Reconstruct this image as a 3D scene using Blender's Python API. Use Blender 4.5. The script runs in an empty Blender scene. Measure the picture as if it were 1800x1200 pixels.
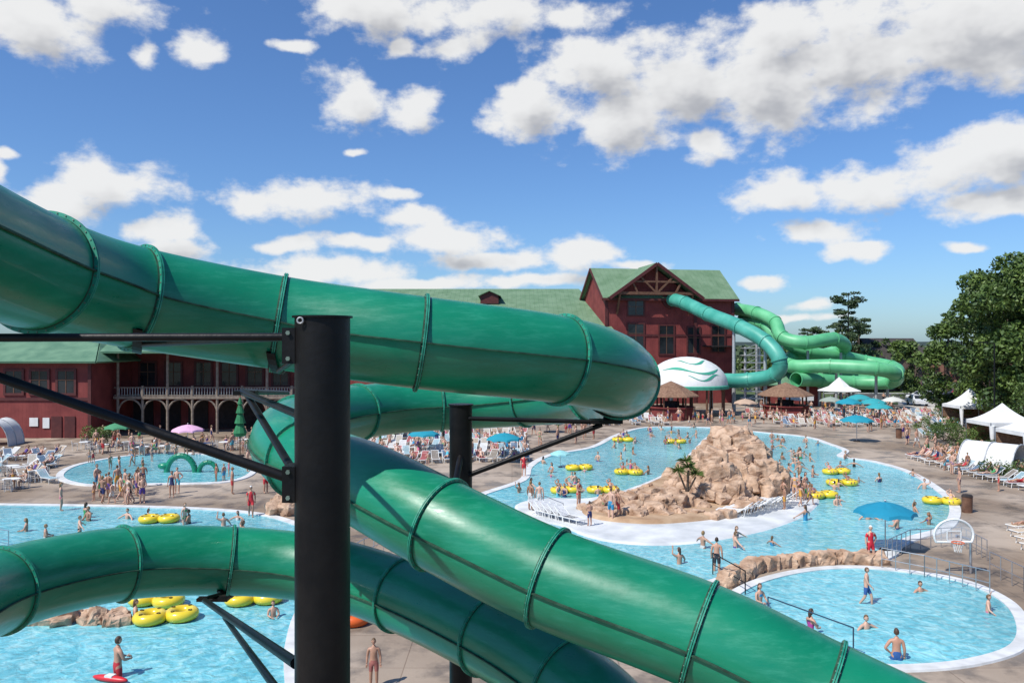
import bpy, bmesh, math, random
import numpy as np
from mathutils import Vector, Matrix, noise
random.seed(7); np.random.seed(7)
H=10.0; F=1400.0; CX=900.0; CY=603.0
def pt(u,v,y): return Vector(((u-CX)/F*y, y, H-(v-CY)/F*y))
def gp(u,v,z=0.0):
    y=(H-z)*F/(v-CY); return Vector(((u-CX)/F*y,y,z))
S=bpy.context.scene
COL=S.collection
# ---------------- materials
def mat(name,c1,c2=None,rough=0.7,scale=3.0,bump=0.0,bscale=20.0,detail=5,metal=0.0,coat=0.0,spec=0.5,lo=0.35,hi=0.65):
    m=bpy.data.materials.new(name); m.use_nodes=True; nt=m.node_tree; N=nt.nodes; L=nt.links
    b=N['Principled BSDF']; b.inputs['Roughness'].default_value=rough; b.inputs['Metallic'].default_value=metal
    b.inputs['Coat Weight'].default_value=coat; b.inputs['Specular IOR Level'].default_value=spec
    b.inputs['Base Color'].default_value=(*c1,1)
    tc=N.new('ShaderNodeTexCoord')
    if c2 is not None:
        n=N.new('ShaderNodeTexNoise'); n.inputs['Scale'].default_value=scale; n.inputs['Detail'].default_value=detail
        L.new(tc.outputs['Object'],n.inputs['Vector'])
        r=N.new('ShaderNodeValToRGB'); r.color_ramp.elements[0].position=lo; r.color_ramp.elements[1].position=hi
        r.color_ramp.elements[0].color=(*c1,1); r.color_ramp.elements[1].color=(*c2,1)
        L.new(n.outputs['Fac'],r.inputs['Fac']); L.new(r.outputs['Color'],b.inputs['Base Color'])
    if bump>0:
        n2=N.new('ShaderNodeTexNoise'); n2.inputs['Scale'].default_value=bscale; n2.inputs['Detail'].default_value=6
        L.new(tc.outputs['Object'],n2.inputs['Vector'])
        bp=N.new('ShaderNodeBump'); bp.inputs['Strength'].default_value=bump; bp.inputs['Distance'].default_value=0.1
        L.new(n2.outputs['Fac'],bp.inputs['Height']); L.new(bp.outputs['Normal'],b.inputs['Normal'])
    return m
def siding(name,c1,c2,per=0.4,axis='X'):
    m=mat(name,c1,c2,rough=0.75,scale=0.6)
    nt=m.node_tree;N=nt.nodes;L=nt.links;b=N['Principled BSDF']
    tc=N.new('ShaderNodeTexCoord'); w=N.new('ShaderNodeTexWave'); w.bands_direction=axis
    w.inputs['Scale'].default_value=0.314/per*1.0; w.wave_profile='SAW'
    L.new(tc.outputs['Object'],w.inputs['Vector'])
    bp=N.new('ShaderNodeBump'); bp.inputs['Strength'].default_value=0.8; bp.inputs['Distance'].default_value=0.06
    L.new(w.outputs['Fac'],bp.inputs['Height']); L.new(bp.outputs['Normal'],b.inputs['Normal'])
    return m
M={}
def tube_mat():
    m=mat('green_fibreglass',(0.002,0.165,0.083),(0.007,0.23,0.123),rough=0.34,scale=0.9,detail=9,bump=0.05,bscale=2.2,coat=0.15,lo=.3,hi=.7)
    N=m.node_tree.nodes;L=m.node_tree.links;b=N['Principled BSDF']
    base=b.inputs['Base Color'].links[0].from_socket
    tc=N.new('ShaderNodeTexCoord'); mp=N.new('ShaderNodeMapping'); mp.inputs['Scale'].default_value=(1.2,1.2,7); L.new(tc.outputs['Object'],mp.inputs[0])
    n=N.new('ShaderNodeTexNoise'); n.inputs['Scale'].default_value=2.5; n.inputs['Detail'].default_value=10; n.inputs['Roughness'].default_value=.7; L.new(mp.outputs[0],n.inputs['Vector'])
    r=N.new('ShaderNodeMapRange'); r.inputs[1].default_value=.5; r.inputs[2].default_value=.78; r.inputs[3].default_value=0; r.inputs[4].default_value=.55; L.new(n.outputs['Fac'],r.inputs[0])
    mx=N.new('ShaderNodeMix'); mx.data_type='RGBA'; L.new(r.outputs[0],mx.inputs[0]); L.new(base,mx.inputs[6]); mx.inputs[7].default_value=(0.035,0.31,0.20,1)
    L.new(mx.outputs[2],b.inputs['Base Color'])
    rr=N.new('ShaderNodeMapRange'); rr.inputs[1].default_value=.3; rr.inputs[2].default_value=.7; rr.inputs[3].default_value=.24; rr.inputs[4].default_value=.48; L.new(n.outputs['Fac'],rr.inputs[0]); L.new(rr.outputs[0],b.inputs['Roughness'])
    return m
M['tube']=tube_mat()
M['tube_flange']=mat('green_flange',(0.006,0.19,0.12),(0.03,0.32,0.21),rough=0.5,scale=8)
M['lip']=mat('seam_grime',(0.01,0.035,0.02),(0.03,0.10,0.06),rough=0.8,scale=9)
M['teal']=mat('teal_fibreglass',(0.04,0.29,0.22),(0.09,0.40,0.31),rough=0.45,scale=.5)
M['lime']=mat('lime_fibreglass',(0.08,0.38,0.17),(0.15,0.5,0.25),rough=0.45,scale=.5)
M['black']=mat('black_paint',(0.004,0.004,0.005),(0.010,0.009,0.009),rough=0.45,scale=4,bump=0.05,spec=0.25)
M['steel']=mat('grey_steel',(0.35,0.36,0.37),(0.45,0.46,0.47),rough=0.45,scale=4,metal=0.3)
M['bolt']=mat('bolt_steel',(0.12,0.17,0.14),(0.2,0.27,0.22),rough=0.5,scale=4,metal=0.3)
M['rail']=mat('stainless',(0.5,0.5,0.52),rough=0.3,metal=0.8)
M['blue_rail']=mat('blue_rail',(0.02,0.05,0.09),rough=0.4)
def deck_mat():
    m=mat('deck_concrete',(0.25,0.185,0.13),(0.45,0.365,0.285),rough=0.85,scale=0.11,detail=12,bump=0.15,bscale=3,lo=.38,hi=.62)
    N=m.node_tree.nodes;L=m.node_tree.links;b=N['Principled BSDF']; base=b.inputs['Base Color'].links[0].from_socket
    tc=N.new('ShaderNodeTexCoord'); br=N.new('ShaderNodeTexBrick'); br.inputs['Scale'].default_value=.33; br.inputs['Mortar Size'].default_value=.006; br.offset=0; br.inputs['Color1'].default_value=(1,1,1,1); br.inputs['Color2'].default_value=(.92,.92,.92,1); br.inputs['Mortar'].default_value=(.62,.58,.55,1); br.inputs['Row Height'].default_value=.9; br.inputs['Brick Width'].default_value=1.1
    L.new(tc.outputs['Object'],br.inputs['Vector'])
    n=N.new('ShaderNodeTexNoise'); n.inputs['Scale'].default_value=.42; n.inputs['Detail'].default_value=8; n.inputs['Roughness'].default_value=.62; L.new(tc.outputs['Object'],n.inputs['Vector'])
    mr=N.new('ShaderNodeMapRange'); mr.inputs[1].default_value=.40; mr.inputs[2].default_value=.52; mr.inputs[3].default_value=.55; mr.inputs[4].default_value=1.0; L.new(n.outputs['Fac'],mr.inputs[0])
    v1=N.new('ShaderNodeVectorMath'); v1.operation='MULTIPLY'; L.new(base,v1.inputs[0]); L.new(br.outputs['Color'],v1.inputs[1])
    v2=N.new('ShaderNodeVectorMath'); v2.operation='SCALE'; L.new(v1.outputs[0],v2.inputs[0]); L.new(mr.outputs[0],v2.inputs['Scale']); L.new(v2.outputs[0],b.inputs['Base Color'])
    rr=N.new('ShaderNodeMapRange'); rr.inputs[1].default_value=.38; rr.inputs[2].default_value=.5; rr.inputs[3].default_value=.35; rr.inputs[4].default_value=.85; L.new(n.outputs['Fac'],rr.inputs[0]); L.new(rr.outputs[0],b.inputs['Roughness'])
    return m
M['deck']=deck_mat()
M['coping']=mat('white_coping',(0.55,0.55,0.53),(0.74,0.74,0.73),rough=0.6,scale=1.5,detail=8)
M['path']=mat('pale_concrete',(0.38,0.34,0.29),(0.5,0.46,0.4),rough=0.85,scale=.4,detail=8)
M['beach']=mat('white_beach',(0.50,0.52,0.52),(0.72,0.73,0.72),rough=0.6,scale=0.7,detail=8)
M['grass']=mat('grass',(0.05,0.09,0.025),(0.09,0.12,0.04),rough=0.9,scale=0.08,detail=8)
M['asphalt']=mat('asphalt',(0.05,0.05,0.05),(0.08,0.08,0.078),rough=0.9,scale=0.5)
M['rock']=mat('tan_rock',(0.27,0.155,0.09),(0.56,0.39,0.27),rough=0.85,scale=1.6,detail=10,bump=1.0,bscale=4,lo=0.32,hi=0.62)
M['sand']=mat('tan_ledge',(0.34,0.21,0.12),(0.5,0.35,0.22),rough=0.9,scale=1,bump=0.3)
M['red']=siding('red_siding',(0.15,0.022,0.02),(0.22,0.04,0.034))
M['redtrim']=mat('dark_red_trim',(0.07,0.012,0.012),(0.1,0.02,0.018),scale=2)
M['roof']=siding('green_metal_roof',(0.105,0.19,0.10),(0.155,0.245,0.145),per=0.8)
M['rooftile']=siding('green_tile_roof',(0.07,0.17,0.10),(0.13,0.25,0.15),per=0.45)
M['glass']=mat('window_glass',(0.01,0.012,0.015),(0.03,0.035,0.04),rough=0.12,scale=0.4,spec=0.5)
M['timber']=mat('timber',(0.10,0.045,0.025),(0.17,0.08,0.045),rough=0.8,scale=3)
M['paletimber']=mat('pale_timber',(0.17,0.13,0.10),(0.26,0.21,0.165),rough=0.8,scale=3)
M['thatch']=mat('brown_shingle',(0.17,0.09,0.055),(0.27,0.16,0.1),rough=0.95,scale=4,bump=0.6,bscale=8)
M['white']=mat('white_fabric',(0.66,0.66,0.64),(0.78,0.78,0.76),rough=0.7,scale=1)
M['dark']=mat('dark_opening',(0.012,0.01,0.01),(0.03,0.02,0.02),rough=0.9)
M['greymark']=mat('green_mark',(0.05,0.33,0.22),rough=0.6)
M['yellow']=mat('yellow_vinyl',(0.72,0.50,0.02),(0.8,0.6,0.04),rough=0.25,scale=2,coat=0.3)
M['redv']=mat('red_vinyl',(0.6,0.02,0.03),rough=0.4)
M['orange']=mat('orange_metal',(0.7,0.12,0.02),rough=0.4)
M['umbgreen']=mat('green_canvas',(0.01,0.12,0.04),(0.02,0.18,0.07),rough=0.8)
M['bark']=mat('bark',(0.06,0.04,0.03),(0.12,0.09,0.065),rough=0.95,scale=6,bump=0.6,bscale=10)
M['leaf']=mat('leaves',(0.028,0.065,0.012),(0.11,0.17,0.03),rough=0.6,scale=0.55,detail=3)
M['pineleaf']=mat('pine_needles',(0.03,0.06,0.022),(0.06,0.10,0.035),rough=0.7,scale=0.6)
M['farleaf']=mat('far_foliage',(0.035,0.065,0.03),(0.07,0.10,0.045),rough=0.9,scale=0.06,detail=8)
M['hill']=mat('hill',(0.07,0.10,0.10),(0.09,0.12,0.12),rough=1,scale=0.01)
M['brown_wall']=mat('brown_wall',(0.16,0.1,0.07),(0.2,0.13,0.1),scale=1)
M['greyroof']=mat('dark_shingle',(0.035,0.03,0.028),(0.07,0.06,0.055),scale=2,rough=0.9)
M['tyre']=mat('tyre',(0.015,0.015,0.015),rough=0.8)
M['terracotta']=mat('terracotta_wall',(0.28,0.12,0.08),(0.34,0.16,0.1),scale=1)
M['board']=mat('backboard_acrylic',(0.62,0.66,0.68),(0.7,0.74,0.76),rough=.2,scale=2)
M['board'].node_tree.nodes['Principled BSDF'].inputs['Alpha'].default_value=0.35
def objcol(name,rough=0.6,base_mul=1.0):
    m=bpy.data.materials.new(name); m.use_nodes=True; N=m.node_tree.nodes; L=m.node_tree.links
    b=N['Principled BSDF']; b.inputs['Roughness'].default_value=rough
    o=N.new('ShaderNodeObjectInfo'); n=N.new('ShaderNodeTexNoise'); n.inputs['Scale'].default_value=5
    mr=N.new('ShaderNodeMapRange'); mr.inputs[3].default_value=0.8; mr.inputs[4].default_value=1.1
    L.new(n.outputs['Fac'],mr.inputs[0])
    vm=N.new('ShaderNodeVectorMath'); vm.operation='SCALE'
    L.new(o.outputs['Color'],vm.inputs[0]); L.new(mr.outputs[0],vm.inputs['Scale']); L.new(vm.outputs[0],b.inputs['Base Color'])
    return m
M['cloth']=objcol('cloth_colour',0.8); M['paint']=objcol('car_paint',0.25)
def randcol(name,cols,rough):
    m=bpy.data.materials.new(name); m.use_nodes=True; N=m.node_tree.nodes; L=m.node_tree.links
    b=N['Principled BSDF']; b.inputs['Roughness'].default_value=rough
    o=N.new('ShaderNodeObjectInfo'); r=N.new('ShaderNodeValToRGB'); e=r.color_ramp.elements
    e[0].color=(*cols[0],1); e[1].color=(*cols[-1],1)
    for i,c in enumerate(cols[1:-1]):
        q=e.new((i+1)/(len(cols)-1)); q.color=(*c,1)
    L.new(o.outputs['Random'],r.inputs['Fac']); L.new(r.outputs['Color'],b.inputs['Base Color']); return m
M['skin']=randcol('skin',[(0.56,0.33,0.23),(0.45,0.24,0.16),(0.6,0.38,0.28),(0.3,0.15,0.09),(0.5,0.28,0.19)],0.5)
M['hair']=randcol('hair',[(0.02,0.012,0.008),(0.08,0.04,0.02),(0.25,0.15,0.06),(0.04,0.02,0.012)],0.6)
# water
def water():
    m=bpy.data.materials.new('pool_water'); m.use_nodes=True; N=m.node_tree.nodes; L=m.node_tree.links
    b=N['Principled BSDF']; b.inputs['Roughness'].default_value=0.08; b.inputs['IOR'].default_value=1.33
    tc=N.new('ShaderNodeTexCoord')
    n=N.new('ShaderNodeTexNoise'); n.inputs['Scale'].default_value=1.5; n.inputs['Detail'].default_value=6; n.inputs['Distortion'].default_value=1.7
    L.new(tc.outputs['Object'],n.inputs['Vector'])
    r=N.new('ShaderNodeValToRGB'); e=r.color_ramp.elements
    e[0].position=0.3; e[0].color=(0.09,0.37,0.44,1); e[1].position=0.72; e[1].color=(0.34,0.63,0.65,1)
    q=e.new(0.5); q.color=(0.165,0.485,0.545,1)
    L.new(n.outputs['Fac'],r.inputs['Fac'])
    n3=N.new('ShaderNodeTexNoise'); n3.inputs['Scale'].default_value=0.12; n3.inputs['Detail'].default_value=3
    L.new(tc.outputs['Object'],n3.inputs['Vector'])
    mr=N.new('ShaderNodeMapRange'); mr.inputs[1].default_value=.3; mr.inputs[2].default_value=.7; mr.inputs[3].default_value=0.8; mr.inputs[4].default_value=1.18
    L.new(n3.outputs['Fac'],mr.inputs[0])
    vm=N.new('ShaderNodeVectorMath'); vm.operation='SCALE'; L.new(r.outputs['Color'],vm.inputs[0]); L.new(mr.outputs[0],vm.inputs['Scale'])
    L.new(vm.outputs[0],b.inputs['Base Color'])
    n2=N.new('ShaderNodeTexNoise'); n2.inputs['Scale'].default_value=2.6; n2.inputs['Detail'].default_value=4; n2.inputs['Distortion'].default_value=0.6
    L.new(tc.outputs['Object'],n2.inputs['Vector'])
    bp=N.new('ShaderNodeBump'); bp.inputs['Strength'].default_value=0.7; bp.inputs['Distance'].default_value=0.16
    L.new(n2.outputs['Fac'],bp.inputs['Height']); L.new(bp.outputs['Normal'],b.inputs['Normal'])
    return m
M['water']=water()
# ---------------- mesh builder
class MB:
    def __init__(s): s.v=[];s.f=[];s.m=[];s.mats=[];s.sm=[]
    def mi(s,k):
        if k not in s.mats: s.mats.append(k)
        return s.mats.index(k)
    def add(s,vs,fs,k,smooth=False):
        o=len(s.v); s.v.extend([tuple(p) for p in vs]); mi=s.mi(k)
        for f in fs: s.f.append([i+o for i in f]); s.m.append(mi); s.sm.append(smooth)
    def box(s,c,d,k,rz=0,R=None):
        x,y,z=[q/2 for q in d]; vs=[Vector((a*x,b*y,e*z)) for a in(-1,1) for b in(-1,1) for e in(-1,1)]
        if R is None: R=Matrix.Rotation(rz,3,'Z')
        c=Vector(c); vs=[R@p+c for p in vs]
        s.add(vs,[(0,1,3,2),(4,6,7,5),(0,4,5,1),(2,3,7,6),(0,2,6,4),(1,5,7,3)],k)
    def beam(s,p0,p1,w,h,k):
        p0=Vector(p0);p1=Vector(p1);d=p1-p0;q=d.to_track_quat('X','Z').to_matrix()
        s.box((p0+p1)/2,(d.length,w,h),k,R=q)
    def cyl(s,p0,p1,r0,r1,k,n=12,cap=True,smooth=True):
        p0=Vector(p0);p1=Vector(p1);q=(p1-p0).to_track_quat('Z','Y').to_matrix(); vs=[]
        for p,r in((p0,r0),(p1,r1)):
            for i in range(n):
                a=2*math.pi*i/n; vs.append(q@Vector((r*math.cos(a),r*math.sin(a),0))+p)
        s.add(vs,[(i,(i+1)%n,n+(i+1)%n,n+i) for i in range(n)],k,smooth)
        if cap: s.add(vs,[tuple(range(n))[::-1],tuple(range(n,2*n))],k)
    def rev(s,prof,c,k,n=24,R=None,smooth=True,sx=1,sy=1):
        c=Vector(c);vs=[]
        for r,z in prof:
            for i in range(n):
                a=2*math.pi*i/n; p=Vector((r*math.cos(a)*sx,r*math.sin(a)*sy,z))
                if R is not None:p=R@p
                vs.append(p+c)
        fs=[(j*n+i,j*n+(i+1)%n,(j+1)*n+(i+1)%n,(j+1)*n+i) for j in range(len(prof)-1) for i in range(n)]
        s.add(vs,fs,k,smooth)
    def ell(s,c,r,k,n=12,m=8,R=None):
        prof=[(max(1e-4,math.sin(math.pi*j/m)),-math.cos(math.pi*j/m)) for j in range(m+1)]
        vs=[];c=Vector(c)
        for a0,z in prof:
            for i in range(n):
                a=2*math.pi*i/n;p=Vector((a0*math.cos(a)*r[0],a0*math.sin(a)*r[1],z*r[2]))
                if R is not None:p=R@p
                vs.append(p+c)
        s.add(vs,[(j*n+i,j*n+(i+1)%n,(j+1)*n+(i+1)%n,(j+1)*n+i) for j in range(m) for i in range(n)],k,True)
    def torus(s,c,R1,r,k,n=28,m=12,Rm=None):
        vs=[];c=Vector(c)
        for i in range(n):
            a=2*math.pi*i/n
            for j in range(m):
                b=2*math.pi*j/m; p=Vector(((R1+r*math.cos(b))*math.cos(a),(R1+r*math.cos(b))*math.sin(a),r*math.sin(b)))
                if Rm is not None:p=Rm@p
                vs.append(p+c)
        s.add(vs,[(i*m+j,((i+1)%n)*m+j,((i+1)%n)*m+(j+1)%m,i*m+(j+1)%m) for i in range(n) for j in range(m)],k,True)
    def mesh(s,name):
        me=bpy.data.meshes.new(name); me.from_pydata(s.v,[],s.f)
        for k in s.mats: me.materials.append(M[k])
        me.polygons.foreach_set('material_index',s.m); me.polygons.foreach_set('use_smooth',s.sm); me.update(); return me
    def obj(s,name,parent=None,loc=(0,0,0),rz=0):
        return inst(name,s.mesh(name),loc,rz,1,parent)
def inst(name,me,loc=(0,0,0),rz=0,sc=1,parent=None,color=None):
    o=bpy.data.objects.new(name,me); COL.objects.link(o); o.location=loc; o.rotation_euler=(0,0,rz)
    o.scale=(sc,sc,sc) if not hasattr(sc,'__len__') else sc
    if parent: o.parent=parent
    if color: o.color=(*color,1)
    return o
def empty(name,loc=(0,0,0),rz=0):
    e=bpy.data.objects.new(name,None); COL.objects.link(e); e.location=loc; e.rotation_euler=(0,0,rz); return e
def crom(P,n=12,closed=False):
    out=[];N_=len(P)
    rng=range(N_) if closed else range(N_-1)
    for i in rng:
        if closed: a,b,c,d=P[i-1],P[i],P[(i+1)%N_],P[(i+2)%N_]
        else:
            b,c=P[i],P[i+1]; a=P[i-1] if i>0 else b*2-c; d=P[i+2] if i+2<N_ else c*2-b
        for j in range(n):
            t=j/n
            out.append(0.5*((2*b)+(c-a)*t+(2*a-5*b+4*c-d)*t*t+(3*b-a-3*c+d)*t**3))
    if not closed: out.append(P[-1].copy())
    return out
# ---------------- world
def build_world():
    w=bpy.data.worlds.new('World'); S.world=w; w.use_nodes=True; nt=w.node_tree; N=nt.nodes; L=nt.links
    try: w.cycles.sampling_method='MANUAL'; w.cycles.sample_map_resolution=256
    except Exception: pass
    for n in list(N): N.remove(n)
    out=N.new('ShaderNodeOutputWorld'); bg=N.new('ShaderNodeBackground'); bg.inputs['Strength'].default_value=0.085
    L.new(bg.outputs[0],out.inputs[0])
    sky=N.new('ShaderNodeTexSky'); sky.sky_type='NISHITA'; sky.sun_disc=False
    sky.sun_elevation=SUN_EL; sky.sun_rotation=SUN_ROT; sky.air_density=1.0; sky.dust_density=0.6; sky.ozone_density=2.2
    blobs=[(930,190,80,56),(1050,120,120,80),(1085,205,120,68),(1200,140,150,100),(1350,150,160,100),(1500,95,190,105),(1680,60,220,115),(1245,252,52,36),(1370,60,110,60),(1800,40,140,110),
     (1720,285,170,60),(1530,325,140,46),(1370,345,110,34),(1800,240,110,54),(1770,350,130,30),(1440,405,105,28),(1505,440,70,20),(1700,432,46,11),
     (620,170,66,50),(735,190,50,38),
     (60,35,130,66),(190,-5,120,46),(258,88,26,24),(362,78,58,30),(510,80,46,12),(650,10,140,66),(870,20,110,46),(800,80,56,26),(1010,28,80,28),(712,75,26,18),
     (205,318,110,48),(90,360,100,40),(285,405,72,30),(0,310,24,34),(14,272,28,12),
     (555,350,140,38),(440,356,54,30),(690,338,56,14),(725,382,62,28),
     (790,425,125,30),(640,430,84,16),(500,430,60,16),(570,475,180,28),(880,462,120,20),(1020,448,88,30),(930,494,150,12),(1110,468,64,12),(1340,500,40,13),(1425,536,38,11),(300,440,74,24),(620,265,24,9),(740,502,150,14),(1350,560,110,9)]
    def azel(u,v):
        d=Vector(((u-CX)/F,1,(CY-v)/F)).normalized(); return math.atan2(d.x,d.y),math.asin(d.z)
    def group(name,bl,det,mul,off):
        g=bpy.data.node_groups.new(name,'ShaderNodeTree')
        g.interface.new_socket('P',in_out='INPUT',socket_type='NodeSocketVector'); g.interface.new_socket('D',in_out='OUTPUT',socket_type='NodeSocketFloat')
        gi=g.nodes.new('NodeGroupInput'); go=g.nodes.new('NodeGroupOutput')
        n1=g.nodes.new('ShaderNodeTexNoise'); n1.inputs['Scale'].default_value=11; n1.inputs['Detail'].default_value=2
        g.links.new(gi.outputs[0],n1.inputs['Vector'])
        s1=g.nodes.new('ShaderNodeVectorMath'); s1.operation='SUBTRACT'; s1.inputs[1].default_value=(.5,.5,.5); g.links.new(n1.outputs['Color'],s1.inputs[0])
        s2=g.nodes.new('ShaderNodeVectorMath'); s2.operation='MULTIPLY_ADD'; s2.inputs[1].default_value=(0.05,0.03,0); g.links.new(s1.outputs[0],s2.inputs[0]); g.links.new(gi.outputs[0],s2.inputs[2])
        last=None
        for (u,v,a,b) in bl:
            az,el=azel(u,v); sa=(azel(u+a,v)[0]-azel(u-a,v)[0])/2; sb=abs(azel(u,v-b)[1]-azel(u,v+b)[1])/2
            q=g.nodes.new('ShaderNodeVectorMath'); q.operation='MULTIPLY_ADD'
            q.inputs[1].default_value=(1/sa,1/sb,0); q.inputs[2].default_value=(-az/sa,-el/sb,0)
            g.links.new(s2.outputs[0],q.inputs[0])
            l=g.nodes.new('ShaderNodeVectorMath'); l.operation='LENGTH'; g.links.new(q.outputs[0],l.inputs[0])
            if last is None: last=l.outputs['Value']
            else:
                mn=g.nodes.new('ShaderNodeMath'); mn.operation='SMOOTH_MIN'; mn.inputs[2].default_value=0.3
                g.links.new(last,mn.inputs[0]); g.links.new(l.outputs['Value'],mn.inputs[1]); last=mn.outputs[0]
        n2=g.nodes.new('ShaderNodeTexNoise'); n2.inputs['Scale'].default_value=17; n2.inputs['Detail'].default_value=det; n2.inputs['Roughness'].default_value=0.58
        mpn=g.nodes.new('ShaderNodeVectorMath'); mpn.operation='MULTIPLY'; mpn.inputs[1].default_value=(1,1.5,1); g.links.new(gi.outputs[0],mpn.inputs[0])
        g.links.new(mpn.outputs[0],n2.inputs['Vector'])
        ma=g.nodes.new('ShaderNodeMath'); ma.operation='MULTIPLY_ADD'; ma.inputs[1].default_value=mul; ma.inputs[2].default_value=off
        g.links.new(n2.outputs['Fac'],ma.inputs[0])
        sb_=g.nodes.new('ShaderNodeMath'); sb_.operation='SUBTRACT'; g.links.new(ma.outputs[0],sb_.inputs[0]); g.links.new(last,sb_.inputs[1])
        g.links.new(sb_.outputs[0],go.inputs[0]); return g
    ga=group('cloud_density',blobs,8,2.7,-.30); gb=group('cloud_shade',[b for b in blobs if b[3]>=30],3,1.5,.25)
    tc=N.new('ShaderNodeTexCoord'); sx=N.new('ShaderNodeSeparateXYZ'); L.new(tc.outputs['Generated'],sx.inputs[0])
    at=N.new('ShaderNodeMath'); at.operation='ARCTAN2'; L.new(sx.outputs[0],at.inputs[0]); L.new(sx.outputs[1],at.inputs[1])
    asn=N.new('ShaderNodeMath'); asn.operation='ARCSINE'; L.new(sx.outputs[2],asn.inputs[0])
    cb=N.new('ShaderNodeCombineXYZ'); L.new(at.outputs[0],cb.inputs[0]); L.new(asn.outputs[0],cb.inputs[1])
    g1=N.new('ShaderNodeGroup'); g1.node_tree=ga; L.new(cb.outputs[0],g1.inputs[0])
    of=N.new('ShaderNodeVectorMath'); of.operation='ADD'; of.inputs[1].default_value=(-0.014,0.03,0); L.new(cb.outputs[0],of.inputs[0])
    g2=N.new('ShaderNodeGroup'); g2.node_tree=gb; L.new(of.outputs[0],g2.inputs[0])
    msk=N.new('ShaderNodeMapRange'); msk.interpolation_type='SMOOTHSTEP'; msk.inputs[1].default_value=-0.15; msk.inputs[2].default_value=0.55; L.new(g1.outputs[0],msk.inputs[0])
    shd=N.new('ShaderNodeMapRange'); shd.interpolation_type='SMOOTHSTEP'; shd.inputs[1].default_value=0.0; shd.inputs[2].default_value=1.15; L.new(g2.outputs[0],shd.inputs[0])
    rp=N.new('ShaderNodeValToRGB'); e=rp.color_ramp.elements
    e[0].position=0; e[0].color=(.98,.98,.97,1); e[1].position=1; e[1].color=(0.50,0.51,0.54,1); q=e.new(0.5); q.color=(0.82,0.82,0.82,1)
    L.new(shd.outputs[0],rp.inputs[0])
    sc=N.new('ShaderNodeVectorMath'); sc.operation='SCALE'; sc.inputs['Scale'].default_value=10.6; L.new(rp.outputs[0],sc.inputs[0])
    tint=N.new('ShaderNodeVectorMath'); tint.operation='MULTIPLY'; tint.inputs[1].default_value=(0.86,1.20,1.65); L.new(sky.outputs[0],tint.inputs[0])
    hz=N.new('ShaderNodeMix'); hz.data_type='RGBA'
    hm=N.new('ShaderNodeMath'); hm.operation='MULTIPLY'; hm.inputs[1].default_value=0.95; L.new(msk.outputs[0],hm.inputs[0])
    L.new(hm.outputs[0],hz.inputs[0]); L.new(tint.outputs[0],hz.inputs[6]); L.new(sc.outputs[0],hz.inputs[7])
    L.new(hz.outputs[2],bg.inputs['Color'])
sunv=Vector((-0.58,-0.48,0.98)).normalized()
SUN_EL=math.asin(sunv.z); SUN_ROT=math.atan2(sunv.x,sunv.y)
build_world()
sl=bpy.data.lights.new('sun','SUN'); sl.energy=5.0; sl.angle=math.radians(0.5); sl.color=(1,0.96,0.89)
so=bpy.data.objects.new('sun',sl); COL.objects.link(so); so.rotation_euler=sunv.to_track_quat('Z','Y').to_euler()
cam=bpy.data.cameras.new('camera'); cam.lens=28; cam.sensor_width=36; cam.clip_end=8000; cam.clip_start=0.1; cam.shift_y=3/1800
co=bpy.data.objects.new('camera',cam); COL.objects.link(co); co.location=(0,0,H); co.rotation_euler=(math.radians(90),0,0); S.camera=co
S.view_settings.view_transform='Standard'
try: S.view_settings.look='None'
except: pass
# ---------------- ground & pools
def sheet(name,poly,z,k):
    b=MB(); b.add([(p[0],p[1],z) for p in poly],[tuple(range(len(poly)))],k); return b.obj(name)
sheet('ground',[(-4000,-500),(4000,-500),(4000,6000),(-4000,6000)],0,'grass')
sheet('pool_deck',[(-120,-20),(46,-20),(46,60),(60,95),(66,128),(50,135),(-120,135)],0.004,'deck')
def area(poly): return sum(poly[i-1].x*poly[i].y-poly[i].x*poly[i-1].y for i in range(len(poly)))/2
def pool(px,name,cw=0.7,n=6,zw=0.03,ck='coping',top=0.075):
    P=crom([gp(*p) for p in px],n,True)
    if area(P)<0:P.reverse()
    b=MB(); b.add([(p.x,p.y,zw) for p in P],[tuple(range(len(P)))],'water'); b.obj(name)
    c=MB();n_=len(P);vs=[]
    for i,p in enumerate(P):
        t=(P[(i+1)%n_]-P[i-1]).normalized(); nr=Vector((t.y,-t.x,0))
        for d,z in((0,0.0),(0,top),(cw,top),(cw+0.02,0.0)): vs.append((p.x+nr.x*d,p.y+nr.y*d,z))
    c.add(vs,[(i*4+j,i*4+j+1,((i+1)%n_)*4+j+1,((i+1)%n_)*4+j) for i in range(n_) for j in range(3)],ck); c.obj('pool_coping')
    return P
main_px=[(850,872),(925,845),(938,820),(975,800),(1045,787),(1090,765),(1140,752),(1240,752),(1330,760),(1410,768),(1450,780),(1480,792),(1472,803),(1530,812),(1590,830),(1640,860),(1668,890),(1655,925),(1600,943),(1565,958),(1535,980),(1400,982),(1320,995),(1250,1020),(1100,1050),(950,1030),(820,985),(790,940),(810,900)]
MP=pool(main_px,'swimming_pool',0.6)
LP=pool([(-500,885),(-100,888),(250,893),(430,903),(520,925),(590,960),(600,1000),(530,1060),(500,1140),(492,1300),(300,1700),(-500,1500),(-900,1100)],'wave_pool',0.5)
RP=pool([(1290,1060),(1330,1030),(1400,1010),(1480,1001),(1560,1004),(1680,1022),(1755,1055),(1785,1095),(1775,1135),(1700,1160),(1600,1170),(1530,1165),(1400,1130),(1320,1095)],'hot_spring_pool',0.45)
KP=pool([(112,838),(140,818),(220,803),(310,797),(400,806),(440,826),(400,846),(280,850),(160,852)],'wading_pool',0.5)
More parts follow.
